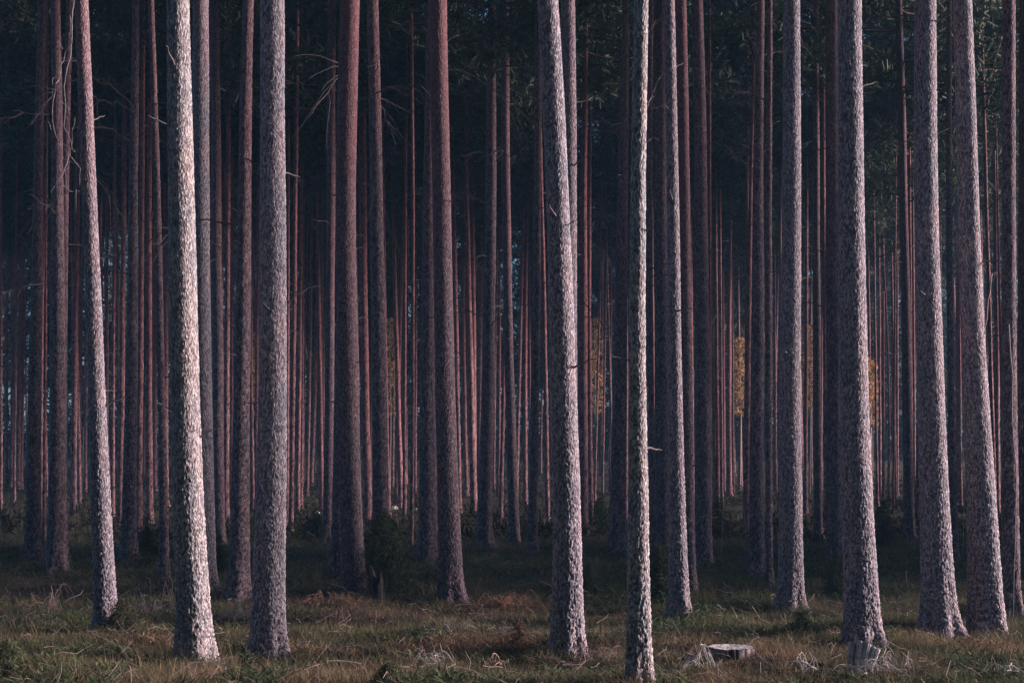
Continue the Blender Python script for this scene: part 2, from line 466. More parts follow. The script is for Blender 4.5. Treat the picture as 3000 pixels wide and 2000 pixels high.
TREES = []
def tree(cps, base, kind='far', label=None, nick=None, Y=None, H=None, red=4.5, redmax=0.5, branches=0, bz=(4, 9), crown=True, mat=None, stubs=0, lo=8.0, flare=0.42):
    """cps [(py, xc, w)], base (py, xc, w): pixels of the photograph; widths are trunk diameters"""
    seed = 100 + len(TREES) * 17
    rng = random.Random(seed)
    by, bx, bw = base
    Yv = Y if Y else solveY(bx, by, lo)
    bZ = gzs((bx - CX) * Yv / FPX, Yv)
    ctrl = [(bZ, (bx - CX) * Yv / FPX, bw * Yv / FPX / 2)]
    for (py, xc, w) in cps:
        p = P(xc, py, Yv)
        if p.z > bZ + 0.3: ctrl.append((p.z, p.x, w * Yv / FPX / 2))
    if H is None: H = 19 + 4 * rng.random()
    mx = bZ + H * 0.85
    ctrl = [c for c in ctrl if c[0] < mx]
    if len(ctrl) == 1: ctrl.append((bZ + H * 0.6, ctrl[0][1], ctrl[0][2] * 0.7))
    if kind == 'near': step, plate = 0.0066, 0.50
    elif kind == 'mid': step, plate = 0.016, 1.0
    else: step, plate = 0.045, 2.2
    if mat is None: mat = {'near': BARK, 'mid': BARK_BROWN, 'far': BARK_FAR}[kind]
    me, x0, ax = trunk_mesh(ctrl, Yv, bZ, H, mat, seed, step, plate, red, redmax, flare=flare)
    root = empty("pine_tree", (x0, Yv, bZ))
    obj("trunk", me, root)
    if crown:
        a = ax(H * 0.75)
        s = H / 20.0; wide = 1.08 if 24 < Yv < 100 else 1.0
        obj("crown", rng.choice(CROWNS), root, loc=(a[0], a[1], 0), rot=(0, 0, rng.random() * 6.28), sc=(s * wide * rng.uniform(.85, 1.15), s * wide * rng.uniform(.85, 1.15), s))
    for k in range(branches):
        h = rng.uniform(*bz); a = ax(h); ang = rng.random() * 6.28
        s = rng.uniform(0.7, 1.3)
        obj("branch", rng.choice(BRANCH), root, loc=(a[0] + a[2] * .8 * math.cos(ang), a[1] + a[2] * .8 * math.sin(ang), h),
            rot=(rng.uniform(-.3, .3), rng.uniform(-.25, .35), ang), sc=s)
    for k in range(stubs + (4 if kind == 'near' else 0)):
        h = rng.uniform(1.8, 6.5) if kind != 'far' else rng.uniform(2, 11); a = ax(h); ang = rng.random() * 6.28
        obj("branch", rng.choice(STUB), root, loc=(a[0] + a[2] * .8 * math.cos(ang), a[1] + a[2] * .8 * math.sin(ang), h), rot=(0, rng.uniform(-.4, .2), ang), sc=rng.uniform(.5, 1.1))
    xs_ = bx + (cps[0][1] - bx) * 0.3 if cps else bx
    TREES.append(dict(o=root, x=xs_, Y=Yv, w=bw, nick=nick, label=label, kind=kind, ax=ax))
    return TREES[-1]

# ------------------------------------------------------------------ the stand: foreground pines
GN = "large pines along the front of the stand"
def near(*a, **k): return tree(*a, kind='near', **k)
T_left = near([(0, 237, 40), (1000, 277, 46), (1400, 295, 55)], (1855, 311, 60), label="purple-grey pine left of the lichen-speckled pine, leaning left, small spruce at its foot", nick="the leaning left pine", red=3.2, stubs=3)
T_lich = near([(0, 520, 66), (500, 530, 76), (1000, 537, 84), (1500, 556, 88)], (1957, 572, 92), mat=BARK_LICHEN, label="thick pine speckled with pale lichen, its lower trunk brightly lit in the left foreground", nick="the lichen-speckled pine", red=7, stubs=3)
near([(0, 588, 46), (1000, 591, 54), (1400, 597, 58)], (1727, 602, 60), label="pine trunk overlapping the right side of the lichen-speckled pine from just behind it", red=7)
T_broad = near([(0, 796, 70), (500, 801, 74), (1000, 798, 81), (1500, 792, 86)], (1932, 784, 92), label="broad pale grey straight pine in the left foreground, lit down its right side", nick="the broad pale pine", red=5.5, stubs=2, mat=BARK)
T_brown = near([(0, 1026, 56), (1000, 1016, 62), (1400, 1028, 64)], (1748, 1040, 64), mat=BARK_BROWN, label="dark brown-purple pine just left of the bushy spruce sapling", nick="the dark brown pine", red=3.5, stubs=4)
T_red = near([(0, 1285, 52), (500, 1291, 54), (1000, 1301, 57), (1500, 1316, 63)], (1768, 1322, 68), mat=BARK_BROWN, label="pine right of the spruce sapling, reddish upper trunk, sunny mossy mound at its foot", nick="the red-topped pine", red=4.0, stubs=3)
T_cent = near([(0, 1602, 60), (500, 1629, 66), (1000, 1650, 74), (1500, 1656, 79)], (1937, 1668, 84), label="big bright central pine leaning left across another trunk, twig pile at its foot", nick="the big central pine", red=7, stubs=3)
near([(0, 1664, 42), (500, 1668, 46), (1000, 1664, 52)], (1828, 1658, 72), label="pine that crosses behind the big central pine, visible beside it near the top", red=5, stubs=2)
T_mott = near([(0, 1877, 42), (500, 1871, 45), (1000, 1868, 49), (1500, 1868, 58)], (2030, 1874, 66), mat=BARK_LICHEN, label="slim mottled pine whose base drops below the frame, pale lichen on its bark", nick="the slim mottled pine", red=7, stubs=2)
T_pink = near([(0, 1961, 33), (500, 1968, 36), (1000, 1977, 40), (1500, 1986, 47)], (1815, 1988, 52), label="slender pine with a bright pink right edge, right of the slim mottled pine", nick="the pink-edged pine", red=5, stubs=2)
near([(0, 1997, 31), (1000, 2011, 35)], (1740, 2018, 38), mat=BARK_BROWN, label="reddish pine trunk peeking out along the right side of the pink-edged pine", red=2.5)
T_grey = near([(0, 2321, 48), (500, 2319, 54), (1000, 2317, 61), (1500, 2315, 66)], (1790, 2316, 70), label="straight grey pine standing alone behind and right of the flat tree stump", nick="the straight grey pine", red=9, stubs=3)
T_thick = near([(0, 2490, 70), (500, 2493, 75), (1000, 2498, 82), (1500, 2515, 88)], (1903, 2529, 92), label="thickest grey pine on the right, with a weathered split stump leaning at its foot", nick="the thick grey pine", red=8, stubs=2)
T_lean = near([(0, 2712, 62), (500, 2714, 67), (1000, 2720, 76), (1500, 2742, 83)], (1857, 2755, 90), label="stout dark grey pine leaning left, first to the right of the thick grey pine", nick="the stout dark pine", red=5, stubs=2)
T_furr = near([(0, 2820, 54), (500, 2832, 60), (1000, 2853, 69), (1500, 2876, 84)], (1857, 2890, 98), label="deeply furrowed pine leaning left with a wide base, near the right edge", nick="the furrowed leaning pine", red=8, flare=0.15)
T_edge = tree([(0, 2957, 36), (1000, 2957, 44)], (1792, 2962, 48), kind='mid', label="dim violet-grey pine behind the furrowed leaning pine, thin saplings before it", nick="the dim violet pine", red=5)

# second row (pixel centre lines): ((py,xc,w)...), base, options
MID = [
 ([(0, 121, 24), (500, 118, 28), (1000, 99, 36)], (1637, 97, 44)),
 ([(0, 161, 26), (1000, 169, 42)], (1677, 164, 54)),
 ([(0, 205, 20), (1000, 186, 22)], (1650, 184, 26)),
 ([(0, 396, 20), (500, 392, 26), (1000, 385, 34)], (1640, 377, 42)),
 ([(0, 446, 18), (500, 458, 20), (1000, 474, 21)], (1707, 481, 27)),
 ([(0, 628, 28), (1000, 637, 32)], (1592, 642, 34)),
 ([(0, 726, 32), (500, 722, 38), (1000, 708, 46)], (1755, 701, 56)),
 ([(0, 1016, 34), (1000, 1004, 40)], (1692, 990, 44)),
 ([(0, 970, 24), (500, 973, 26), (1000, 963, 27)], (1592, 960, 28)),
 ([(0, 1092, 34), (500, 1103, 38), (1000, 1108, 44)], (1672, 1117, 48)),
 ([(0, 1268, 30), (500, 1260, 36), (1000, 1252, 42)], (1652, 1252, 52)),
 ([(0, 1440, 24), (500, 1440, 32), (1000, 1430, 38)], (1597, 1418, 42)),
 ([(0, 1480, 24), (1000, 1490, 28)], (1592, 1508, 31)),
 ([(0, 1576, 20), (1000, 1570, 26)], (1617, 1558, 28)),
 ([(0, 1832, 20), (500, 1828, 30), (1000, 1815, 40)], (1627, 1809, 48)),
 ([(0, 1935, 34), (1000, 1938, 42)], (1618, 1942, 44)),
 ([(0, 2043, 34), (500, 2055, 38), (1000, 2056, 44)], (1662, 2061, 50)),
 ([(0, 2228, 24), (1000, 2219, 38)], (1692, 2217, 42)),
 ([(0, 2256, 15), (1000, 2252, 22)], (1717, 2254, 18)),
 ([(0, 1908, 15), (1000, 1906, 18)], (1642, 1916, 18)),
 ([(0, 2440, 38), (1000, 2442, 44)], (1645, 2450, 50)),
 ([(0, 2390, 16), (1000, 2393, 24)], (1582, 2397, 24)),
 ([(0, 2633, 20), (500, 2645, 24), (1000, 2655, 28)], (1585, 2664, 30)),
 ([(0, 2780, 15), (500, 2781, 17), (1000, 2783, 20)], (1642, 2796, 24)),
]
for i, (c, b) in enumerate(MID):
    tree(c, b, kind='mid', red=[3.5, 5.0, 3.0, 6.5][i % 4], redmax=0.30, branches=[3, 5, 2, 6][i % 4], bz=(5, 10), stubs=2)

FAR = [
 ([(1000, 3, 9)], (1500, 2, 10)), ([(1000, 20, 9)], (1425, 18, 10)), ([(600, 42, 9), (1000, 37, 10)], (1425, 34, 11)),
 ([(500, 64, 10), (1000, 58, 13)], (1432, 52, 14)), ([(1000, 68, 9)], (1432, 62, 10)), ([(500, 134, 7), (1000, 123, 8)], (1545, 121, 9)),
 ([(500, 136, 8), (1000, 133, 9)], (1602, 129, 10)), ([(500, 228, 14), (1000, 219, 17)], (1512, 215, 19)), ([(700, 242, 9), (1000, 235, 12)], (1442, 231, 13)),
 ([(1000, 252, 9)], (1450, 250, 10)), ([(500, 315, 10), (1000, 312, 13)], (1482, 310, 14)), ([(500, 336, 8), (1000, 332, 11)], (1512, 330, 12)),
 ([(300, 366, 12), (1000, 358, 17)], (1542, 351, 19)), ([(0, 421, 12), (1000, 412, 18)], (1567, 406, 20)), ([(0, 441, 12), (1000, 436, 18)], (1547, 438, 22)),
 ([(500, 450, 9), (1000, 452, 13)], (1437, 454, 13)),
 ([(0, 672, 12), (1000, 665, 16)], (1542, 662, 18)), ([(500, 680, 9), (1000, 679, 9)], (1500, 678, 10)), ([(1000, 735, 11)], (1500, 740, 12)), ([(500, 758, 8), (1000, 753, 9)], (1502, 751, 10)),
 ([(1000, 843, 11)], (1542, 840, 12)), ([(0, 872, 11), (1000, 860, 15)], (1557, 852, 14)), ([(0, 890, 10), (500, 884, 11), (1000, 878, 13)], (1502, 872, 13)),
 ([(0, 900, 7), (1000, 887, 9)], (1487, 882, 10)), ([(500, 915, 8), (1000, 908, 10)], (1452, 900, 10)), ([(600, 931, 9), (1000, 926, 10)], (1422, 912, 12)),
 ([(1000, 941, 8)], (1472, 938, 10)), ([(1200, 948, 6)], (1462, 948, 7)),
 ([(0, 1064, 22), (1000, 1067, 24)], (1532, 1079, 26)), ([(0, 1122, 12), (500, 1121, 13), (1000, 1127, 14)], (1512, 1138, 14)),
 ([(1000, 1154, 8)], (1432, 1150, 9)), ([(500, 1188, 9), (1000, 1171, 11)], (1482, 1161, 13)), ([(0, 1192, 9), (1000, 1186, 10)], (1542, 1185, 12)),
 ([(0, 1205, 9), (1000, 1210, 11)], (1595, 1205, 12)), ([(1000, 1218, 8)], (1452, 1216, 9)), ([(0, 1248, 15), (1000, 1268, 18)], (1562, 1270, 19)),
 ([(0, 1323, 14), (500, 1326, 14), (1000, 1337, 14)], (1502, 1346, 14)), ([(0, 1360, 9), (500, 1357, 10), (1000, 1358, 12)], (1452, 1367, 13)),
 ([(500, 1365, 8), (1000, 1371, 10)], (1432, 1372, 10)), ([(0, 1374, 11), (500, 1382, 13), (1000, 1387, 16)], (1492, 1387, 17)),
 ([(500, 1408, 12), (1000, 1406, 16)], (1447, 1402, 17)), ([(1000, 1450, 9)], (1437, 1446, 9)), ([(500, 1462, 8), (1000, 1463, 9)], (1452, 1460, 9)),
 ([(1200, 1474, 11)], (1537, 1466, 14)), ([(500, 1535, 9), (1000, 1524, 11)], (1482, 1511, 13)), ([(500, 1546, 10), (1000, 1539, 12)], (1482, 1540, 13)),
 ([(1000, 1551, 8)], (1432, 1553, 8)), ([(500, 1585, 10), (1000, 1596, 13)], (1552, 1604, 14)),
 ([(0, 1716, 15), (500, 1713, 18), (1000, 1707, 26)], (1567, 1711, 25)), ([(0, 1738, 10), (1000, 1726, 14)], (1537, 1733, 15)),
 ([(900, 1757, 6)], (1472, 1742, 7)), ([(900, 1774, 6)], (1452, 1765, 7)), ([(900, 1790, 6)], (1442, 1787, 7)), ([(500, 1828, 10), (1000, 1834, 12)], (1530, 1832, 14)),
 ([(500, 2022, 8), (1000, 2026, 10)], (1482, 2030, 10)), ([(1000, 2079, 11)], (1602, 2079, 13)), ([(1000, 2087, 7)], (1502, 2094, 9)),
 ([(0, 2098, 7), (500, 2097, 8), (1000, 2099, 10)], (1502, 2104, 12)), ([(500, 2090, 7), (1000, 2112, 9)], (1442, 2112, 10)), ([(500, 2122, 8), (1000, 2119, 8)], (1440, 2121, 9)),
 ([(700, 2140, 10), (1000, 2136, 15)], (1452, 2137, 16)), ([(1000, 2146, 7)], (1442, 2148, 8)), ([(1000, 2164, 10)], (1432, 2170, 12)),
 ([(500, 2203, 12), (1000, 2192, 18)], (1582, 2186, 18)), ([(1000, 2270, 9)], (1442, 2272, 10)),
 ([(0, 2289, 9), (1000, 2286, 9)], (1502, 2284, 10)), ([(500, 2364, 8), (1000, 2362, 12)], (1502, 2359, 13)), ([(1000, 2376, 8)], (1422, 2376, 9)),
 ([(0, 2412, 8), (500, 2413, 11), (1000, 2417, 13)], (1542, 2424, 16)),
 ([(1000, 2546, 9)], (1432, 2552, 10)), ([(1000, 2564, 7)], (1482, 2570, 9)), ([(1000, 2577, 7)], (1452, 2579, 8)), ([(800, 2588, 7), (1000, 2588, 8)], (1462, 2588, 9)),
 ([(800, 2593, 6), (1000, 2602, 7)], (1472, 2602, 8)), ([(1000, 2616, 9)], (1462, 2624, 10)), ([(1000, 2629, 7)], (1452, 2629, 8)),
 ([(1000, 2677, 8)], (1432, 2678, 8)), ([(0, 2668, 9), (500, 2665, 9)], (1502, 2672, 10)), ([(1000, 2803, 8)], (1442, 2804, 9)), ([(1000, 2812, 7)], (1487, 2816, 8)),
 ([(0, 2876, 10), (500, 2884, 11), (1000, 2905, 13)], (1542, 2914, 14)), ([(0, 2909, 10), (500, 2912, 12), (1000, 2919, 16)], (1512, 2921, 17)), ([(1000, 2989, 13)], (1602, 2988, 14)),
 ([(500, 3000, 12)], (1602, 3002, 13)),
]
for i, (c, b) in enumerate(FAR):
    rr = random.Random(i)
    Yd = solveY(b[1], b[0])
    n = 5 if Yd > 40 else 3
    tree(c, b, kind='far', red=rr.choice([1.5, 2.5, 3.5, 4.5]), branches=n, bz=(5, 13), H=(20 + 5 * rr.random()), redmax=.6, stubs=4)

# the deeper forest and the unseen flank trees that carry on past the frame
rr = random.Random(77)
def free(x, y, dmin):
    return all((t['o'].location.x - x) ** 2 + (t['o'].location.y - y) ** 2 > dmin ** 2 for t in TREES)
n = 0
while n < 152:
    Yd = 48 + 62 * rr.random() ** 0.8
    px = rr.uniform(-120, 3080)
    X = (px - CX) * Yd / FPX
    if not free(X, Yd, 1.3) or any(abs(px - g_) < 16 for g_ in (1142, 1742, 2168, 2372, 2548, 738)): continue
    D = rr.choice([.09, .12, .15, .18, .22, .27]) * rr.uniform(.85, 1.15); w = D * FPX / Yd
    by = HOR + FPX * (CAMH - gzs(X, Yd)) / Yd
    lean = rr.uniform(-22, 14)
    tree([(by - 700, px + lean, w * 0.75)], (by, px, w), kind='far', Y=Yd, red=rr.choice([1.5, 3, 4.5]), branches=3, bz=(5, 13), H=21 + 5 * rr.random(), redmax=.6, stubs=3)
    n += 1
for px, Yd in ((-90, 16), (-170, 22), (-240, 31), (-100, 38), (-60, 27), (3180, 24), (3120, 33), (3240, 40), (-330, 18), (3390, 17.5)):
    X = (px - CX) * Yd / FPX; D = rr.uniform(.22, .32); w = D * FPX / Yd
    by = HOR + FPX * (CAMH - gzs(X, Yd)) / Yd
    tree([(by - 900, px - 10, w * 0.85)], (by, px, w), kind='mid', Y=Yd, red=4, branches=2)

# ------------------------------------------------------------------ background spruces
SP = []
rr = random.Random(5)
def spruce_tree(px, Yd, H, k=None, thin=1.0):
    X = (px - CX) * Yd / FPX; z = gzs(X, Yd)
    root = empty("spruce_tree", (X, Yd, z))
    G = Geo(); G.tube([(0, 0, -.2), (0, 0, H * .3), (0.03, 0, H * .97)], [0.13, 0.10, 0.01], 8, (0.10, 0.07, 0.06))
    obj("trunk", G.build("trunk", TWIG), root)
    s = H / 18.0
    obj("crown", SPRUCE[k if k is not None else rr.randrange(3)], root, rot=(0, 0, rr.random() * 6.28), sc=(s * thin, s * thin, s))
    SP.append((px, Yd, root)); return root
for i in range(34):
    spruce_tree(-60 + i * 94 + rr.uniform(-40, 40), rr.uniform(84, 122), rr.uniform(17, 27))

# unseen spruces added behind and left of the viewer block the sky; only the right side is open to the low sun
for i in range(64):
    d = rr.uniform(8, 20) * (1.0 if i % 2 else 1.2)
    # bearings behind the camera, from far left round to just right of straight back
    b = math.radians(140 + (i / 63.0) * 140)
    X, Yd = -math.sin(b - math.pi) * d, math.cos(b) * d
    z = gzs(X, Yd); H = rr.uniform(23, 31)
    root = empty("spruce_tree", (X, Yd, z))
    G = Geo(); G.tube([(0, 0, -.2), (0, 0, H * .3), (0.03, 0, H * .97)], [0.15, 0.12, 0.01], 8, (0.10, 0.07, 0.06))
    obj("trunk", G.build("trunk", TWIG), root)
    obj("crown", NEARSPRUCE[i % 2], root, rot=(0, 0, rr.random() * 6.28), sc=H / 18.0)
    tag(root, "unseen spruce added behind the viewer to block sky light", "spruce", "sky-blocking spruces added behind the viewer")

# unseen spruces added beyond the right edge to shade the middle rows
for i in range(13):
    Yd = 20 + 28 * (i + rr.random()) / 13; X = 0.40 * Yd + rr.uniform(2.5, 16); H = rr.uniform(15, 21)
    z = gzs(X, Yd)
    root = empty("spruce_tree", (X, Yd, z))
    G = Geo(); G.tube([(0, 0, -.2), (0, 0, H * .3), (0.03, 0, H * .97)], [0.15, 0.12, 0.01], 8, (0.10, 0.07, 0.06))
    obj("trunk", G.build("trunk", TWIG), root)
    obj("crown", NEARSPRUCE[i % 2] if i % 2 else SPRUCE[i % 3], root, rot=(0, 0, rr.random() * 6.28), sc=H / 18.0)
    tag(root, "unseen spruce added beyond the right edge to shade the middle rows", "spruce", "shade spruces added beyond the right edge")

for i in range(15):  # more unseen spruces, added to shade the far trunks and ground
    Yd = 50 + 46 * (i + rr.random()) / 15; X = 0.39 * Yd + rr.uniform(1.5, 9); H = rr.uniform(13, 20) if i % 3 == 0 else rr.uniform(4, 8)
    z = gzs(X, Yd)
    root = empty("spruce_tree", (X, Yd, z))
    G = Geo(); G.tube([(0, 0, -.2), (0, 0, H * .3), (0.02, 0, H * .97)], [0.11, 0.08, 0.01], 8, (0.10, 0.07, 0.06))
    obj("trunk", G.build("trunk", TWIG), root)
    obj("crown", NEARSPRUCE[i % 2], root, rot=(0, 0, rr.random() * 6.28), sc=(H / 22.0 + .25, H / 22.0 + .25, H / 18.0))
    tag(root, "unseen spruce added beyond the right edge to shade the middle rows", "spruce", "shade spruces added beyond the right edge")

# far-off wood that closes the view: one mass
G = Geo(); rng = np.random.RandomState(8)
for i in range(230):
    Yd = rng.uniform(125, 165); X = rng.uniform(-0.46, 0.46) * Yd; z = gzs(X, Yd); H = rng.uniform(16, 27); R = rng.uniform(2.2, 3.4)
    G.tube([(X, Yd, z - .2), (X + rng.uniform(-.2, .2), Yd, z + H * .95)], [0.16, 0.02], 6, (0.12, 0.07, 0.06))
    for k in range(125):
        f = rng.rand() ** 1.35; a = rng.rand() * 6.283; rad = R * (1 - f) ** .8 * rng.uniform(.2, 1) + .1
        gcol = rng.uniform(.7, 1.3)
        needle_clump(G, (X + math.cos(a) * rad, Yd + math.sin(a) * rad, z + 1.0 + f * (H - 1.0)), 0.75, rng, 5, (0.045 * gcol, 0.06 * gcol, 0.045 * gcol), 0.4, -0.3)
tag(obj("distant_woods", G.build("distant_woods", LEAF, False)), "dark mass of far-off spruce wood closing the view", "woods", kind='stuff')

# ------------------------------------------------------------------ sunlit young birches / golden foliage far back
def birch(px, Yd, H, label, col=(0.55, 0.37, 0.19), R=0.5, zl=0.3, seed=0):
    rng = np.random.RandomState(500 + seed)
    X = (px - CX) * Yd / FPX; z = gzs(X, Yd)
    root = empty("young_birch", (X, Yd, z)); G = Geo()
    G.tube([(0, 0, -.2), (.05, 0, H * .5), (-.03, 0, H)], [0.05, 0.035, 0.006], 6, (0.35, 0.30, 0.29))
    for k in range(14):
        h = H * rng.uniform(.25, .95); a = rng.rand() * 6.28; l = R * rng.uniform(.5, 1)
        G.tube([(0, 0, h), (math.cos(a) * l * .5, math.sin(a) * l * .5, h + l * .4), (math.cos(a) * l, math.sin(a) * l, h + l * .5)], [.012, .008, .003], 4, (0.25, 0.2, 0.2))
    obj("trunk", G.build("trunk", TWIG), root)
    C = Geo()
    for k in range(420):
        f = rng.uniform(zl, 1.0); a = rng.rand() * 6.28; rad = R * math.sqrt(rng.rand()) * (1.15 - abs(f - .6))
        g = rng.uniform(.5, 1.4)
        needle_clump(C, (math.cos(a) * rad, math.sin(a) * rad, H * f), 0.12, rng, 5, tuple(c * g for c in col), 0.6, 0)
    obj("crown", C.build("crown", LEAF, False), root)
    tag(root, label, "tree", "golden young birches far back")
    return root
birch(1142, 72, 9.0, "golden-leaved young birch glowing left of the slender far trunks, right of the spruce sapling", seed=1, zl=.45)
birch(1742, 78, 9.5, "golden young birch glowing between the big central pine and the slim mottled pine", seed=2, zl=.45)
birch(2168, 80, 8.5, "golden young birch glowing left of the straight grey pine among far trunks", seed=3, zl=.5)
birch(2372, 76, 9.0, "golden young birch glowing just right of the straight grey pine", seed=4, zl=.5)
birch(2548, 74, 7.0, "golden young birch touching the right edge of the thick grey pine", seed=5, zl=.5)
birch(738, 70, 8.0, "golden young birch glowing in the gap left of the broad pale pine", seed=6, zl=.5)

# ------------------------------------------------------------------ saplings and shrubs
def young_spruce(px, py, hpx, rpx, label, seed, tiers=14, col=(0.035, 0.06, 0.03), lo=8.0, name="spruce_sapling", csz=None, ydroop=0.25, per=8):
    rng = np.random.RandomState(700 + seed)
    Y = solveY(px, py, lo); X = (px - CX) * Y / FPX; z = gzs(X, Y)
    H = hpx * Y / FPX; R = rpx * Y / FPX
    root = empty(name, (X, Y, z))
    G = Geo(); G.tube([(0, 0, -.1), (0.01, 0, H * .5), (0, 0, H)], [0.012 + H * .008, 0.008 + H * .004, 0.003], 6, (0.10, 0.07, 0.06))
    C = Geo(); cs = csz or max(0.035, 0.06 * H ** .5)
    for i in range(tiers):
        f = (i + .3) / tiers; zz = H * (0.10 + .88 * f); RR = R * (1 - f) ** .75 * rng.uniform(.8, 1.1) + 0.02
        for j in range(per):
            a = j * 6.283 / per + i * 1.1 + rng.uniform(-.3, .3); L = RR * rng.uniform(.7, 1.1)
            end = (math.cos(a) * L, math.sin(a) * L, zz - ydroop * L)
            mid = (math.cos(a) * L * .5, math.sin(a) * L * .5, zz - ydroop * .2 * L)
            G.tube([(0, 0, zz), mid, end], [0.005, 0.004, 0.002], 3, (0.12, 0.09, 0.07))
            m = max(2, int(L / (cs * .5)))
            for k in range(m):
                s = (k + .8) / m; p = np.array([math.cos(a) * L * s, math.sin(a) * L * s, zz - ydroop * L * s * s])
                sp = (1 - s) * 0.3 * L
                for q in range(2):
                    g = rng.uniform(.6, 1.7)
                    pp = p + np.array([-math.sin(a), math.cos(a), 0]) * rng.uniform(-sp, sp)
                    needle_clump(C, pp, cs, rng, 4, tuple(c * g for c in col), 0.22, -0.1)
    obj("trunk", G.build("trunk", TWIG), root); obj("crown", C.build("crown", LEAF, False), root)
    tag(root, label, "sapling"); return root
young_spruce(1120, 1742, 255, 140, "bushy dark spruce sapling spreading right of the dark brown pine", 1, tiers=15, per=7, col=(0.045, 0.07, 0.035))
young_spruce(1932, 1765, 175, 85, "low dark spruce sapling between the slim mottled pine and the pink-edged pine", 2, tiers=13, ydroop=.4)
young_spruce(1725, 1742, 95, 38, "small upright green spruce sapling right of the big central pine", 3, tiers=8, col=(0.06, 0.09, 0.04))
young_spruce(355, 1862, 110, 75, "small scruffy spruce sapling at the foot of the leaning left pine", 4, tiers=10, col=(0.06, 0.07, 0.04))
young_spruce(1140, 2010, 70, 60, "tiny spruce seedling poking up from the bottom edge left of centre", 5, tiers=6, col=(0.08, 0.10, 0.05), lo=7)
young_spruce(20, 1990, 120, 150, "spreading green spruce seedling in the bottom left corner", 6, tiers=9, col=(0.07, 0.09, 0.045), lo=7)
young_spruce(725, 1970, 60, 50, "low green shrub-like seedling between the two left foreground pines", 7, tiers=6, col=(0.05, 0.08, 0.04))
young_spruce(2440, 1740, 95, 40, "thin spruce sapling just left of the thick grey pine", 8, tiers=7)
young_spruce(930, 1580, 80, 90, "dark low spruce sapling behind the two left trunks of the dark brown pine", 9, tiers=9)
young_spruce(640, 1690, 130, 45, "dark spruce sapling in the gap right of the lichen-speckled pine", 10, tiers=9)
young_spruce(2350, 1862, 75, 55, "small dark pine seedling with bare stem left of the thick grey pine", 11, tiers=5)
young_spruce(430, 1625, 90, 60, "dark spruce sapling between the leaning left pine and the lichen-speckled pine", 12, tiers=8)
young_spruce(1520, 1905, 90, 55, "brown dried spruce sapling at the left foot of the big central pine", 13, tiers=5, col=(0.13, 0.07, 0.05), per=5)
young_spruce(2050, 1960, 40, 60, "low green clump beside the flat tree stump", 14, tiers=5, col=(0.05, 0.075, 0.04))
young_spruce(1760, 1545, 95, 60, "far dark spruce sapling seen beside the slim mottled pine", 15, tiers=9)
young_spruce(2105, 1570, 120, 55, "dark green spruce sapling in the gap left of the straight grey pine", 16, tiers=9, col=(0.06, 0.075, 0.035))
young_spruce(2590, 1610, 150, 60, "dim spruce sapling in the gap right of the thick grey pine", 17, tiers=10)

# ------------------------------------------------------------------ stumps
def rough_stump(name, px, py, wpx, hpx, label, tilt=(0, 0, 0), seed=0, jag=0.1, lo=8.0, slope=0.0, depth=1.0, dark=1.0):
    rng = np.random.RandomState(900 + seed)
    Y = solveY(px, py, lo); X = (px - CX) * Y / FPX; z = gzs(X, Y)
    R = wpx * Y / FPX / 2; H = hpx * Y / FPX
    root = empty(name, (X, Y, z - 0.02)); root.rotation_euler = tilt
    ns, nz = 144, 16
    th = np.linspace(0, 2 * np.pi, ns, endpoint=False)
    tt = vnoise(th / 6.2832 * 14, np.zeros(ns), seed + 3, wrapx=14)
    crk = vnoise(th / 6.2832 * 60, np.zeros(ns), seed + 4, wrapx=60)
    V = []; C = []
    top = H * (1 + jag * (tt - .5) * 2) + slope * np.cos(th) * R
    for i in range(nz):
        f = i / (nz - 1)
        r = R * (1 + 0.22 * (1 - f) ** 3 * (0.5 + tt)) * (1 - 0.05 * np.clip(1 - crk * 2.5, 0, 1)) + R * .03 * (vnoise(th / 6.2832 * 30, np.full(ns, f * 2), seed + 5, wrapx=30) - .5)
        V.append(np.stack([r * np.cos(th), r * np.sin(th) * depth, -0.1 + (top + 0.1) * f], -1))
        c = np.where(crk[:, None] < .3, np.array([[.05, .04, .045]]), np.array([[.17, .15, .16]])) * dark * (0.7 + .6 * tt[:, None])
        C.append(c)
    V = np.concatenate(V); C = np.concatenate(C)
    I = np.arange(nz * ns).reshape(nz, ns); J = np.roll(I, -1, 1)
    obj("bark", mesh("bark", V, np.stack([I[:-1], J[:-1], J[1:], I[1:]], -1).reshape(-1, 4), WOOD, True, cols=C), root)
    # cut face with rings
    nr = 14; V = []; C = []
    for k in range(nr):
        f = k / (nr - 1)
        r = R * 0.965 * f * (1 - 0.08 * (crk < .33) * f)
        V.append(np.stack([r * np.cos(th), r * np.sin(th) * depth, top * (f) + H * (1 - f) * 0.97 + 0.006 * (rng.rand() - .5) + 0.004], -1))
        g = (0.36 + 0.18 * (k % 2) + 0.14 * rng.rand(ns) + .12 * (crk > .6)) * dark ** 2
        C.append(np.stack([g, g * .97, g * .98], -1))
    V = np.concatenate(V); C = np.concatenate(C)
    I = np.arange(nr * ns).reshape(nr, ns); J = np.roll(I, -1, 1)
    obj("cut_face", mesh("cut_face", V, np.stack([I[:-1], I[1:], J[1:], J[:-1]], -1).reshape(-1, 4), WOOD, True, cols=C), root)
    tag(root, label, "stump"); return root, R, H
rough_stump("tree_stump", 2140, 1928, 140, 38, "low wide tree stump with a pale flat cut top, left of the thick grey pine", seed=1, jag=.06)
rough_stump("broken_stump", 1105, 1770, 46, 78, "dark rotten broken stump under the bushy spruce sapling", seed=2, jag=.6, dark=.28)

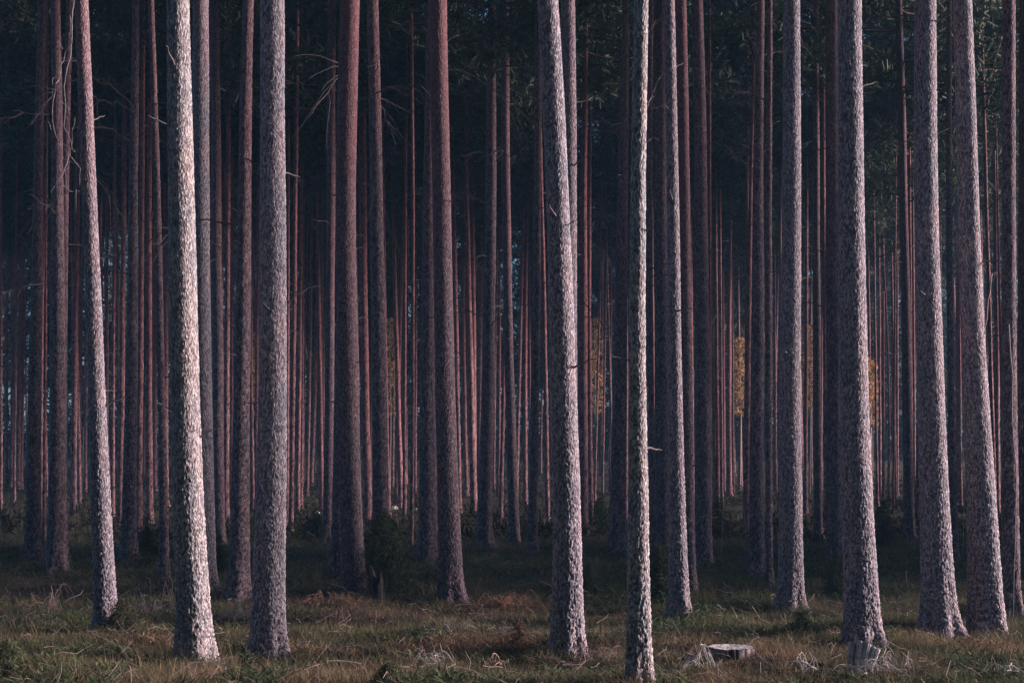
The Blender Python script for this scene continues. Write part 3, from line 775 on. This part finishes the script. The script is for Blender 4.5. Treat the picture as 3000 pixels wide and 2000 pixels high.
# leaning weathered split stump at the foot of the thick pine
Yl = solveY(2540, 1968); zb = gzs((2540 - CX) * Yl / FPX, Yl)
root = empty("leaning_stump", ((2520 - CX) * Yl / FPX, Yl, zb))
rng = np.random.RandomState(3)
for k, (xa, wd, hh, dpt, cc) in enumerate(((-0.105, 0.062, 0.215, 0.035, .30), (-0.050, 0.062, 0.245, 0.0, .44), (0.008, 0.062, 0.240, -0.010, .38), (0.066, 0.060, 0.228, 0.004, .48), (0.105, 0.026, 0.215, -0.006, .70))):
    # slabs of split wood with long fibres
    nx_, nz_ = 15, 16
    G = Geo()
    xs_ = np.linspace(-wd / 2, wd / 2, nx_); zs_ = np.linspace(0, 1, nz_)
    XX2, ZZ2 = np.meshgrid(xs_, zs_)
    gr = vnoise(XX2 * 160 + k * 50, ZZ2 * 2.0, 33 + k)
    topj = 0.012 * vnoise(xs_ * 120, xs_ * 0, 41 + k); botj = 0.05 * vnoise(xs_ * 60, xs_ * 0, 44 + k)
    Zc = (-0.05 - botj)[None, :] * (1 - ZZ2) * 1.0 + (hh + topj - 0.25 * xs_)[None, :] * ZZ2
    bulge = 0.012 * np.cos(XX2 / wd * np.pi)
    XX2 = (XX2 + xa) * (0.62 + 0.38 * ZZ2) - xa * 1.0
    front = np.stack([XX2, -0.045 - bulge - 0.010 * gr, Zc], -1).reshape(-1, 3)
    back = np.stack([XX2, 0.045 + 0 * gr, Zc], -1).reshape(-1, 3)
    V = np.concatenate([front, back]); m = nx_ * nz_
    I = np.arange(m).reshape(nz_, nx_)
    F = [np.stack([I[:-1, :-1], I[:-1, 1:], I[1:, 1:], I[1:, :-1]], -1).reshape(-1, 4), np.stack([I[:-1, :-1], I[1:, :-1], I[1:, 1:], I[:-1, 1:]], -1).reshape(-1, 4) + m]
    rim = np.concatenate([I[0, :], I[1:, -1], I[-1, ::-1][1:], I[::-1, 0][1:-1]])
    r2 = np.roll(rim, -1); F.append(np.stack([rim, rim + m, r2 + m, r2], -1))
    c = (cc * (0.45 + 0.8 * gr)).reshape(-1, 1) * np.array([[.98, .97, 1.02]])
    o = obj("slab", mesh("slab", V, F, WOOD, False, cols=np.concatenate([c, c])), root, loc=(xa, dpt, 0))
root.rotation_euler = (math.radians(-10), math.radians(13), math.radians(-6))
tag(root, "weathered split stump leaning against the foot of the thick grey pine", "stump")

# ------------------------------------------------------------------ fallen branches, twigs, bare saplings
def wire(name, strands, Y, label, cat, col, parent=None, jit=0.05, seed=0, group=None, n=5):
    """strands [(w_px, [(px,py)...])] at depth Y with real thickness and depth wander"""
    rng = np.random.RandomState(1200 + seed); G = Geo()
    first = None
    for w, pts in strands:
        P3 = [np.array(P(x, y, Y)) for x, y in pts]
        # subdivide with wander
        out = []
        d0 = rng.uniform(-jit, jit)
        for i in range(len(P3) - 1):
            for s in (0, .33, .66):
                out.append(P3[i] * (1 - s) + P3[i + 1] * s)
        out.append(P3[-1]); out = np.array(out)
        wv = np.cumsum(rng.normal(size=len(out))) * jit * .35
        out[:, 1] += wv - wv[0]
        out += rng.normal(size=out.shape) * 0.0025
        r = w * Y / FPX / 2
        G.tube(out, np.linspace(r, r * .35, len(out)), n, col)
    V = np.concatenate(G.V); org = V[0].copy() if parent is None else np.array(parent.location)
    G.V = [v - org for v in G.V]
    o = obj(name, G.build(name, TWIG), parent, loc=tuple(org) if parent is None else (0, 0, 0))
    if parent is None: tag(o, label, cat, group)
    return o
pale = (0.30, 0.27, 0.29); dk = (0.13, 0.11, 0.12)
Yt = T_left['Y'] - 0.25
wire("branch", [
 (3.2, [(216, 0), (207, 45), (208, 90), (203, 140), (192, 185), (188, 220), (182, 265), (184, 300), (182, 345), (180, 370), (190, 385), (200, 405), (205, 430), (215, 440)]),
 (3.0, [(212, 122), (185, 145), (170, 180), (163, 215), (155, 250), (148, 290), (146, 340), (150, 380), (158, 400), (180, 418), (212, 440)]),
 (2.4, [(205, 435), (200, 455), (218, 472), (230, 490), (226, 510), (228, 540)]),
 (2.4, [(203, 455), (190, 490), (180, 520), (188, 545), (205, 560), (222, 555), (232, 560)]),
 (2.2, [(205, 560), (185, 575), (160, 590), (140, 600), (128, 620)]),
 (1.8, [(220, 345), (205, 385), (200, 430)]), (1.6, [(155, 250), (150, 225), (168, 210)]), (1.6, [(180, 300), (200, 315), (208, 335)]),
 (1.6, [(150, 380), (142, 360), (136, 350)]), (1.6, [(188, 545), (165, 530), (158, 545), (152, 565)]), (1.6, [(190, 490), (196, 530), (200, 565)]),
 (1.6, [(205, 45), (212, 85), (210, 120)]), (1.5, [(185, 145), (172, 120), (170, 135)]), (1.5, [(222, 555), (224, 590), (225, 622)])],
 Yt, None, None, pale, parent=T_left['o'], seed=1)
# curved dead boughs beside the slim mottled pine, on the pine right of it
for tr, st in ((T_mott, [(2.6, [(1895, 320), (1905, 290), (1918, 260), (1928, 235), (1942, 215)]), (2.2, [(1892, 100), (1912, 70), (1925, 48), (1950, 40)]), (1.8, [(1895, 108), (1912, 92), (1925, 80), (1945, 84)]), (1.8, [(1893, 420), (1910, 405), (1940, 408)]),
                        (2.0, [(1855, 480), (1840, 490), (1822, 525), (1815, 560), (1822, 600), (1820, 640), (1828, 660)]), (1.6, [(1838, 492), (1825, 505), (1810, 512), (1795, 545)]), (1.8, [(1856, 60), (1830, 75), (1810, 100), (1800, 130)])]),
               (T_grey, [(2.0, [(2346, 62), (2375, 70), (2395, 88)]), (1.6, [(2346, 110), (2360, 130), (2380, 155), (2398, 170)]), (1.6, [(2300, 355), (2270, 365), (2240, 385), (2200, 420)]),
                         (2.0, [(2298, 440), (2265, 430), (2215, 440), (2185, 470)]), (2.0, [(2298, 60), (2270, 75), (2240, 100), (2205, 145), (2185, 170), (2160, 230)]), (1.6, [(2240, 100), (2222, 130), (2230, 190)])]),
               (T_edge, [(3.0, [(2945, 372), (2930, 380), (2922, 405), (2905, 425), (2880, 415), (2865, 440)]), (1.8, [(2922, 405), (2915, 440), (2895, 470)]), (1.6, [(2942, 100), (2920, 130), (2905, 180), (2890, 250)])]),
               (T_red, [(2.4, [(1312, 120), (1340, 103), (1375, 92), (1380, 85)]), (1.8, [(1258, 60), (1200, 62), (1130, 75), (1075, 95)])])):
    for k, s in enumerate(st):
        wire("branch", [s], tr['Y'] - (0.0 if tr is not T_mott else 0.02), None, None, (0.20, 0.18, 0.20), parent=tr['o'], seed=20 + k, jit=0.08)

# thin bare saplings
BARE = [
 (12.9, [(4.5, [(2905, 800), (2897, 880), (2888, 960), (2890, 1060), (2895, 1190), (2913, 1270), (2919, 1430), (2928, 1600), (2932, 1720), (2936, 1835)])], "thin pale bare sapling rising along the right side of the furrowed leaning pine"),
 (15.5, [(5, [(2955, 950), (2960, 1100), (2962, 1240), (2972, 1400), (2968, 1600), (2965, 1810)]), (2, [(2962, 1240), (2980, 1200), (3000, 1180)]), (2, [(2972, 1290), (2990, 1250)])], "bare sapling stem standing in front of the dim violet pine"),
 (17.0, [(3, [(2985, 1400), (2978, 1600), (2975, 1790)])], "second hair-thin sapling right of the dim violet pine's foot"),
 (22.0, [(3, [(2812, 1130), (2812, 1300), (2822, 1420), (2820, 1550), (2818, 1655)]), (1.5, [(2785, 1145), (2800, 1152), (2818, 1152)])], "thin grey sapling between the stout dark pine and the furrowed leaning pine"),
 (22.0, [(2.5, [(2119, 1455), (2116, 1560), (2112, 1640)]), (1.5, [(2119, 1480), (2128, 1440)])], "thin bare sapling standing in the dark gap right of the reddish trunk"),
 (20.0, [(2.5, [(2180, 1500), (2184, 1560), (2182, 1615)])], "short crooked bare stem in the dark gap left of the straight grey pine"),
 (34.0, [(2.5, [(1795, 1130), (1790, 1250), (1780, 1370), (1770, 1490)])], "slanting pale bare sapling left of the slim mottled pine"),
 (32.0, [(2.5, [(219, 1330), (220, 1450), (219, 1535)]), (2, [(243, 1250), (240, 1400), (228, 1535)]), (1.5, [(195, 1400), (210, 1440), (216, 1480)])], "pair of thin bare stems in the gap left of the leaning left pine"),
 (17.5, [(2.5, [(2654, 1670), (2656, 1700), (2664, 1728)])], "short pale leaning stick between the thick grey pine and the stout dark pine"),
 (13.0, [(2.5, [(1101, 1785), (1100, 1840)])], "upright straw-coloured dead stalk below the broken stump"),
 (11.4, [(3, [(660, 1948), (663, 2000)])], "pale upright stick at the bottom edge between the two left foreground pines"),
 (11.2, [(3.2, [(2102, 1945), (2103, 2010)])], "pale upright stick in the grass below the flat stump"),
 (11.2, [(3, [(2228, 1938), (2226, 2010)])], "brown upright stalk in the grass right of and below the flat stump"),
]
for i, (Yb, st, lb) in enumerate(BARE):
    # let each stem stand on the ground at its own foot
    w, pts = st[0]; fx, fy = pts[-1]
    Yb = min(Yb + 8, solveY(fx, fy, 7)) if fy < 1990 else Yb
    wire("bare_sapling", st, Yb, lb, "sapling", (0.30, 0.27, 0.29) if i != 9 else (0.4, 0.26, 0.18), seed=40 + i)

def brush(name, px, py, wpx, hpx, nst, label, col, seed, arch=1.0, th=2.6, root=None, lo=7.0, cat="dead branches", spread=0.22):
    """a fallen, many-branched dead limb lying on the ground"""
    rng = np.random.RandomState(1500 + seed)
    Y = solveY(px, py, lo); X = (px - CX) * Y / FPX; k = Y / FPX; G = Geo()
    z0 = gzs(X, Y) + 0.05
    rx, ry = (root if root else (0.3, 0.0))
    r0 = np.array([rx * wpx * k, 0.0, (0.25 + ry) * hpx * k])
    for i in range(nst):
        a = rng.uniform(-math.pi, math.pi); L = wpx * k * rng.uniform(.35, .75)
        pk = hpx * k * (rng.uniform(.1, 1.1) ** 1.5) * arch
        o0 = rng.normal(size=2) * wpx * k * spread
        m = 11; s = np.linspace(0, 1, m)
        dx = math.cos(a) * L; dy = math.sin(a) * L * 0.8
        p = np.stack([r0[0] + dx * s, r0[1] + dy * s, r0[2] * (1 - s) + pk * np.sin(np.pi * np.clip(s * .95, 0, 1)) + 0.01], -1)
        p[:, :2] += np.cumsum(rng.normal(size=(m, 2)), 0) * L * .045 + o0
        p[:, 2] = np.maximum(p[:, 2] + np.cumsum(rng.normal(size=m)) * L * .025 - np.linalg.norm(o0) * .2, 0.0)
        r = th * k / 2 * rng.uniform(.6, 1.1)
        G.tube(p, np.linspace(r, r * .3, m), 5, np.array(col) * rng.uniform(.7, 1.25))
        for q in range(rng.randint(1, 4)):
            j = rng.randint(2, m - 2); l2 = L * rng.uniform(.2, .5); b = a + rng.uniform(-1.3, 1.3)
            t2 = np.linspace(0, 1, 5)
            pp = np.stack([p[j, 0] + math.cos(b) * l2 * t2, p[j, 1] + math.sin(b) * l2 * t2 * .8, p[j, 2] * (1 - t2 * .8) + .25 * l2 * np.sin(np.pi * t2) * rng.uniform(-.2, 1)], -1)
            G.tube(pp, np.linspace(r * .55, r * .2, 5), 4, np.array(col) * rng.uniform(.7, 1.25))
    o = obj(name, G.build(name, TWIG), loc=(X, Y, z0))
    tag(o, label, cat); return o
wht = (0.56, 0.54, 0.54)
brush("fallen_branch", 2030, 1985, 110, 50, 13, "bleached white dead branch arching out of the grass right of the slim mottled pine", wht, 1, 1.0, 3.6, root=(.15, .5), spread=0.03)
brush("fallen_branch", 2510, 1998, 180, 44, 14, "tangle of bleached dead branches at the bottom below the leaning stump", wht, 2, 1.0, 3.2, root=(.1, .2), spread=0.16)
brush("fallen_branch", 2350, 1992, 80, 44, 6, "small bleached dead branch at the bottom left of the leaning stump", wht, 3, 1.0, 3.6, root=(-.1, .3))
brush("fallen_branch", 2640, 1988, 120, 60, 8, "bleached forked branch in the grass right of the leaning stump", (0.38, .34, .34), 4, 1.2, 3.2, root=(-.3, .3))
brush("fallen_branch", 2930, 1995, 110, 30, 9, "pale dead branch in the bottom right corner", wht, 5, 1.0, 3.0)
brush("fallen_branch", 1620, 1950, 230, 34, 26, "brown pile of fallen twigs at the foot of the big central pine", (0.20, .15, .15), 6, 1.0, 3.0)
brush("fallen_branch", 1780, 1940, 130, 28, 9, "fallen twigs between the big central pine and the slim mottled pine", (0.26, .2, .19), 7, 1.0, 3.0)
brush("fallen_branch", 665, 1840, 130, 62, 44, "purplish tangle of fine dead twigs between the two left foreground pines", (0.20, .17, .20), 8, 1.0, 1.6)
brush("fallen_branch", 430, 1815, 130, 70, 14, "upright dead twig tangle between the leaning left pine and the lichen-speckled pine", (0.18, .15, .17), 9, 1.4, 2.0)
brush("fallen_branch", 90, 1815, 150, 70, 16, "dead angular branches lying in the grass at the far left", (0.20, .15, .14), 10, 1.2, 2.4)
brush("fallen_branch", 985, 1838, 60, 46, 9, "small reddish dead branch lying below the dark brown pine", (0.32, .20, .19), 11, 1.0, 3.2)
brush("fallen_branch", 980, 1872, 70, 22, 5, "curved reddish stick lying right of the broad pale pine", (0.34, .22, .19), 12, .8, 3.4)
brush("fallen_branch", 1300, 1868, 150, 40, 16, "dark tangle of dead twigs below the red-topped pine", (0.13, .11, .13), 13, 1.0, 2.4)
brush("fallen_branch", 1460, 1880, 90, 34, 8, "dead grey branch lying just left of the big central pine", (0.22, .18, .20), 14, 1.2, 2.8)
brush("fallen_branch", 1220, 1960, 110, 46, 14, "grey broken branch in the grass near the bottom left of centre", (0.34, .30, .31), 15, 1.0, 2.6)
brush("fallen_branch", 2200, 1778, 130, 22, 9, "pale stick litter behind the flat stump, left of the straight grey pine", (0.26, .2, .2), 16, 1.0, 2.2)
brush("fallen_branch", 1445, 1790, 120, 40, 30, "sunlit reddish brushwood mound beside the red-topped pine", (0.42, .22, .15), 17, 1.0, 2.2)
brush("fallen_branch", 900, 1775, 110, 26, 9, "thin sunlit branch right of the broad pale pine", (0.36, .2, .15), 18, 1.0, 2.2)
brush("fallen_branch", 1420, 1965, 90, 20, 5, "short reddish curved stick in the grass left of the big central pine", (0.36, .25, .21), 19, 1.0, 2.8)
brush("fallen_branch", 2440, 1878, 60, 24, 4, "curved twig touching the left foot of the thick grey pine", (0.32, .24, .2), 20, 1.0, 3.0)

# ------------------------------------------------------------------ ground cover
SUNLIT_DRY = []  # reddish dry heather patches, with sunlight painted into the cover colour
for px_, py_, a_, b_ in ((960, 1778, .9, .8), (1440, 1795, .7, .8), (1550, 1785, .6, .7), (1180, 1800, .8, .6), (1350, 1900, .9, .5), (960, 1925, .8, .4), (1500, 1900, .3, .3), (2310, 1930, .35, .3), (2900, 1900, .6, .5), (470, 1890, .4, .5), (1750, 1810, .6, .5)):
    Y_ = solveY(px_, py_); SUNLIT_DRY.append(((px_ - CX) * Y_ / FPX, Y_, a_, b_))
Y_ = solveY(2140, 1930); CLEAR = [((2140 - CX) * Y_ / FPX, Y_ - .3, .32), ((2535 - CX) * 12.3 / FPX, 12.2, .16)]
def cover(name, cnt, y0, y1, hmin, hmax, wid, palette, seed, label, thresh=None, density=2.5, leafy=False):
    rng = np.random.RandomState(seed)
    q = density - 1
    u_ = rng.rand(cnt)
    Y = (y0 ** (1 - q) + u_ * (y1 ** (1 - q) - y0 ** (1 - q))) ** (1 / (1 - q)) if abs(q - 1) > 1e-3 else y0 * (y1 / y0) ** u_
    X = rng.uniform(-0.45, 0.45, cnt) * Y
    a = fbm(X * .9, Y * .9 * .7, seed + 1, 3)
    if thresh is not None:
        k = a > thresh; X, Y, a = X[k], Y[k], a[k]
    n = len(X)
    Z = gz(X, Y) + 0.05 * (fbm(X * 3.1, Y * 3.1, 21) - 0.5) * np.clip((60 - Y) / 30, 0, 1)
    clump = vnoise(X * 3.3, Y * 3.3, seed + 5)
    lod = np.maximum(1, Y / 16) ** 0.8
    near_t = np.zeros(n)
    for t_ in TREES:
        if t_['Y'] < 34:
            p_ = t_['o'].location; near_t = np.maximum(near_t, np.exp(-((X - p_.x) ** 2 + (Y - p_.y) ** 2) / .35 ** 2))
    h = (hmin + (hmax - hmin) * rng.rand(n)) * (0.25 + 1.15 * clump + .7 * near_t) * np.minimum(lod, 1.5)
    for (cx_, cy_, cr_) in CLEAR: h = h * (1 - .75 * np.exp(-((X - cx_) ** 2 + (Y - cy_) ** 2) / cr_ ** 2))
    w = wid * lod * rng.uniform(.6, 1.3, n)
    ang = rng.rand(n) * 6.283; ln = rng.uniform(0.1, 1.3 if not leafy else 1.4, n); la = rng.rand(n) * 6.283
    sx, sy = np.cos(ang) * w / 2, np.sin(ang) * w / 2
    dx, dy = np.cos(la) * ln * h, np.sin(la) * ln * h
    zb = Z + (rng.rand(n) * h * 0.6 if leafy else -0.01)
    b0 = np.stack([X - sx, Y - sy, zb], -1); b1 = np.stack([X + sx, Y + sy, zb], -1)
    tp = np.stack([X + dx, Y + dy, zb + h * (0.4 if leafy else 1)], -1)
    if leafy:
        t2 = tp + np.stack([sx, sy, 0 * sx], -1) * 1.6
        V = np.stack([b0, b1, t2, tp], 1).reshape(-1, 3); F = np.arange(4 * n).reshape(n, 4); rep = 4
    else:
        V = np.stack([b0, b1, tp], 1).reshape(-1, 3); F = np.arange(3 * n).reshape(n, 3); rep = 3
    pal = np.array(palette)
    f = fbm(X * .5 + 31, Y * .42, seed + 9, 3) + rng.normal(size=n) * .09
    f = np.clip((f - .25) / .5, 0, .999) * (len(pal) - 1)
    i0 = f.astype(int); fr = (f - i0)[:, None]
    c = pal[i0] * (1 - fr) + pal[np.minimum(i0 + 1, len(pal) - 1)] * fr
    sunlit_dry = np.zeros(n)
    for (px_, py_, rx_, ry_) in SUNLIT_DRY: sunlit_dry = np.maximum(sunlit_dry, np.exp(-((X - px_) / rx_) ** 2 - ((Y - py_) / ry_) ** 2))
    sunlit_dry = (sunlit_dry * (0.5 + vnoise(X * 4, Y * 4, 88)))[:, None].clip(0, 1) * .5
    c = c * (1 - sunlit_dry) + np.array([.42, .24, .17]) * sunlit_dry  # blend in the dry tone with its painted sunlight
    c = c * rng.uniform(.5, 1.5, (n, 1))
    tag(obj(name, mesh(name, V, F, GRASS, False, cols=np.repeat(c, rep, 0))), label, "ground cover", kind='stuff')
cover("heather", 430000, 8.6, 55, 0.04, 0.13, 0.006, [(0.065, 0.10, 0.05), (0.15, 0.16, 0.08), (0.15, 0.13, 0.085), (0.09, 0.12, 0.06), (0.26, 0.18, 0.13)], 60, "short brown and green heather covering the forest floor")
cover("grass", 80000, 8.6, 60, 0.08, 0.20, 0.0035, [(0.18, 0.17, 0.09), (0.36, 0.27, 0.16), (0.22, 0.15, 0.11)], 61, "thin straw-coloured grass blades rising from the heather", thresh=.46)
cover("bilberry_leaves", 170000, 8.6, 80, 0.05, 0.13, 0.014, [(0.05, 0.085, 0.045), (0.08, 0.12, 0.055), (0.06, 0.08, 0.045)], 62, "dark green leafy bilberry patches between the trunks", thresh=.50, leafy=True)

# low spruce and bilberry undergrowth that hides the feet of the far pines
rng = np.random.RandomState(404); G = Geo()
for i in range(2400):
    Y = 36 + 70 * rng.rand() ** 1.1; X = rng.uniform(-.45, .45) * Y
    a_ = float(fbm(np.array([X * .25]), np.array([Y * .16]), 77, 3)[0])
    if a_ < 0.42 and rng.rand() < .7: continue
    hh = rng.uniform(.06, .34) * (1.0 + 1.6 * max(0, a_ - .5) * 3)
    z = gzs(X, Y); g_ = rng.uniform(.6, 1.5)
    for q in range(3):
        needle_clump(G, (X + rng.normal() * .2, Y + rng.normal() * .2, z + hh * rng.uniform(.1, .8)), .28, rng, 6, (.034 * g_, .034 * g_, .022 * g_), .25, .8)
tag(obj("undergrowth", G.build("undergrowth", LEAF, False)), "low dark spruce and bilberry undergrowth around the far trunks", "undergrowth", kind='stuff')

# twig litter
G = Geo(); rng = np.random.RandomState(99)
for i in range(2600):
    Y = 8.8 * (45 / 8.8) ** rng.rand(); X = rng.uniform(-.42, .42) * Y; z = gzs(X, Y) + rng.uniform(.05, .13)
    L = rng.uniform(.06, .38); a = rng.rand() * 6.28; tl = rng.normal() * .35
    d = np.array([math.cos(a), math.sin(a), tl]); s = np.linspace(-.5, .5, 4)[:, None]
    p = np.array([X, Y, z]) + d * s * L + rng.normal(size=(4, 3)) * L * .06
    G.tube(p, 0.0016 * max(1, (Y / 14) ** .7) * rng.uniform(.6, 1.6), 3, np.array([.34, .27, .26]) * rng.uniform(.4, 1.5))
tag(obj("twig_litter", G.build("twig_litter", TWIG)), "small dead twigs scattered through the ground cover", "twigs", kind='stuff')

# a few last patches of snow far back
for i, (px, py, w, lb) in enumerate(((930, 1506, 14, "small white snow patch far back between the broad pale pine and the dark brown pine"), (1153, 1490, 24, "white snow patch far back above the bushy spruce sapling"),
                                     (1218, 1494, 9, "tiny white snow patch right of the slender bright far trunk"), (1756, 1488, 14, "small white snow patch far back left of the slim mottled pine"))):
    Y = solveY(px, py); X = (px - CX) * Y / FPX; k = Y / FPX
    G = Geo(); ns = 20; th = np.linspace(0, 6.283, ns, endpoint=False); rng = np.random.RandomState(i)
    rr_ = w * k / 2 * (1 + .3 * rng.normal(size=ns) * .6)
    ring = np.stack([rr_ * np.cos(th), rr_ * np.sin(th) * 1.5, 0 * th - .03], -1); r2 = ring * [.7, .7, 1] + [0, 0, .12]
    V = np.concatenate([ring, r2, [[0, 0, .13]]])
    F4 = [(j, (j + 1) % ns, ns + (j + 1) % ns, ns + j) for j in range(ns)]; F3 = [(ns + j, ns + (j + 1) % ns, 2 * ns) for j in range(ns)]
    G.add(V, F4=F4, F3=F3, col=(.8, .82, .86))
    tag(obj("snow_patch", G.build("snow_patch", WOOD), loc=(X, Y, gzs(X, Y))), lb, "snow patch", "last snow patches")

# ------------------------------------------------------------------ blue haze added between the trunks to lift the blacks
hz = bpy.data.materials.new("black_lift_haze"); hz.use_nodes = True
hn = hz.node_tree.nodes; hn.clear()
ho = hn.new("ShaderNodeOutputMaterial"); hv = hn.new("ShaderNodeVolumePrincipled")
hv.inputs["Color"].default_value = (0.26, 0.58, 1.0, 1); hv.inputs["Density"].default_value = 0.0009; hv.inputs["Anisotropy"].default_value = 0.0
hz.node_tree.links.new(hv.outputs[0], ho.inputs["Volume"])
bx = np.array([(x, y, z) for z in (-4.0, 48.0) for y in (-62.0, 350.0) for x in (-182.0, 182.0)], float)
hm = mesh("haze", bx, [[(0, 2, 3, 1), (4, 5, 7, 6), (0, 1, 5, 4), (1, 3, 7, 5), (3, 2, 6, 7), (2, 0, 4, 6)]], hz, False)
tag(obj("haze", hm), "thin bluish haze added between the trunks to lift the blacks", "haze", kind='stuff')

# ------------------------------------------------------------------ labels for the rest of the trees
ORD = ["first", "second", "third", "fourth", "fifth", "sixth", "seventh", "eighth", "ninth", "tenth", "eleventh", "twelfth", "thirteenth", "fourteenth", "fifteenth", "sixteenth", "seventeenth",
       "eighteenth", "nineteenth", "twentieth"] + ["%dth" % k for k in range(21, 80)]
anchors = sorted([t for t in TREES if t['nick']], key=lambda t: t['x'])
for t in TREES:
    if t['label']: tag(t['o'], t['label'], "pine", GN)
for kind_, word, grp in (('mid', 'mid-distance', "pines of the second row"), ('far', 'slender far', "slender pines deep in the stand")):
    edges = [(-1e9, None)] + [(a['x'], a['nick']) for a in anchors] + [(1e9, None)]
    for (xa, na), (xb, nb) in zip(edges[:-1], edges[1:]):
        ts = sorted([t for t in TREES if not t['label'] and t['kind'] == kind_ and -8 < t['x'] < 3008 and xa <= t['x'] < xb], key=lambda t: t['x'])
        for k, t in enumerate(ts):
            if na is None: lb = "%s pine, %s from left, left of %s" % (word, ORD[k], nb)
            elif nb is None: lb = "%s pine, %s from left, right of %s" % (word, ORD[k], na)
            else: lb = "%s pine, %s from left between %s and %s" % (word, ORD[k], na, nb)
            tag(t['o'], lb, "pine", grp)
for t in TREES:
    if not t['label'] and not -8 < t['x'] < 3008:
        side = 'left' if t['x'] < 0 else 'right'
        tag(t['o'], "pine standing just outside the %s edge of the picture" % side, "pine", "pines just outside the %s edge" % side)
for s_ in [s_ for s_ in SP if not 0 < s_[0] < 3000]:
    tag(s_[2], "dark spruce far back, outside the edge of the picture", "spruce", "far spruces outside the edges")
SP = [s_ for s_ in SP if 0 < s_[0] < 3000]
SP.sort(key=lambda s: s[0])
for k, (px, Yd, o) in enumerate(SP):
    tag(o, "%s from left of the dark spruces closing the back of the forest" % ORD[k], "spruce", "dark spruces at the back of the forest")
print("trees", len(TREES))
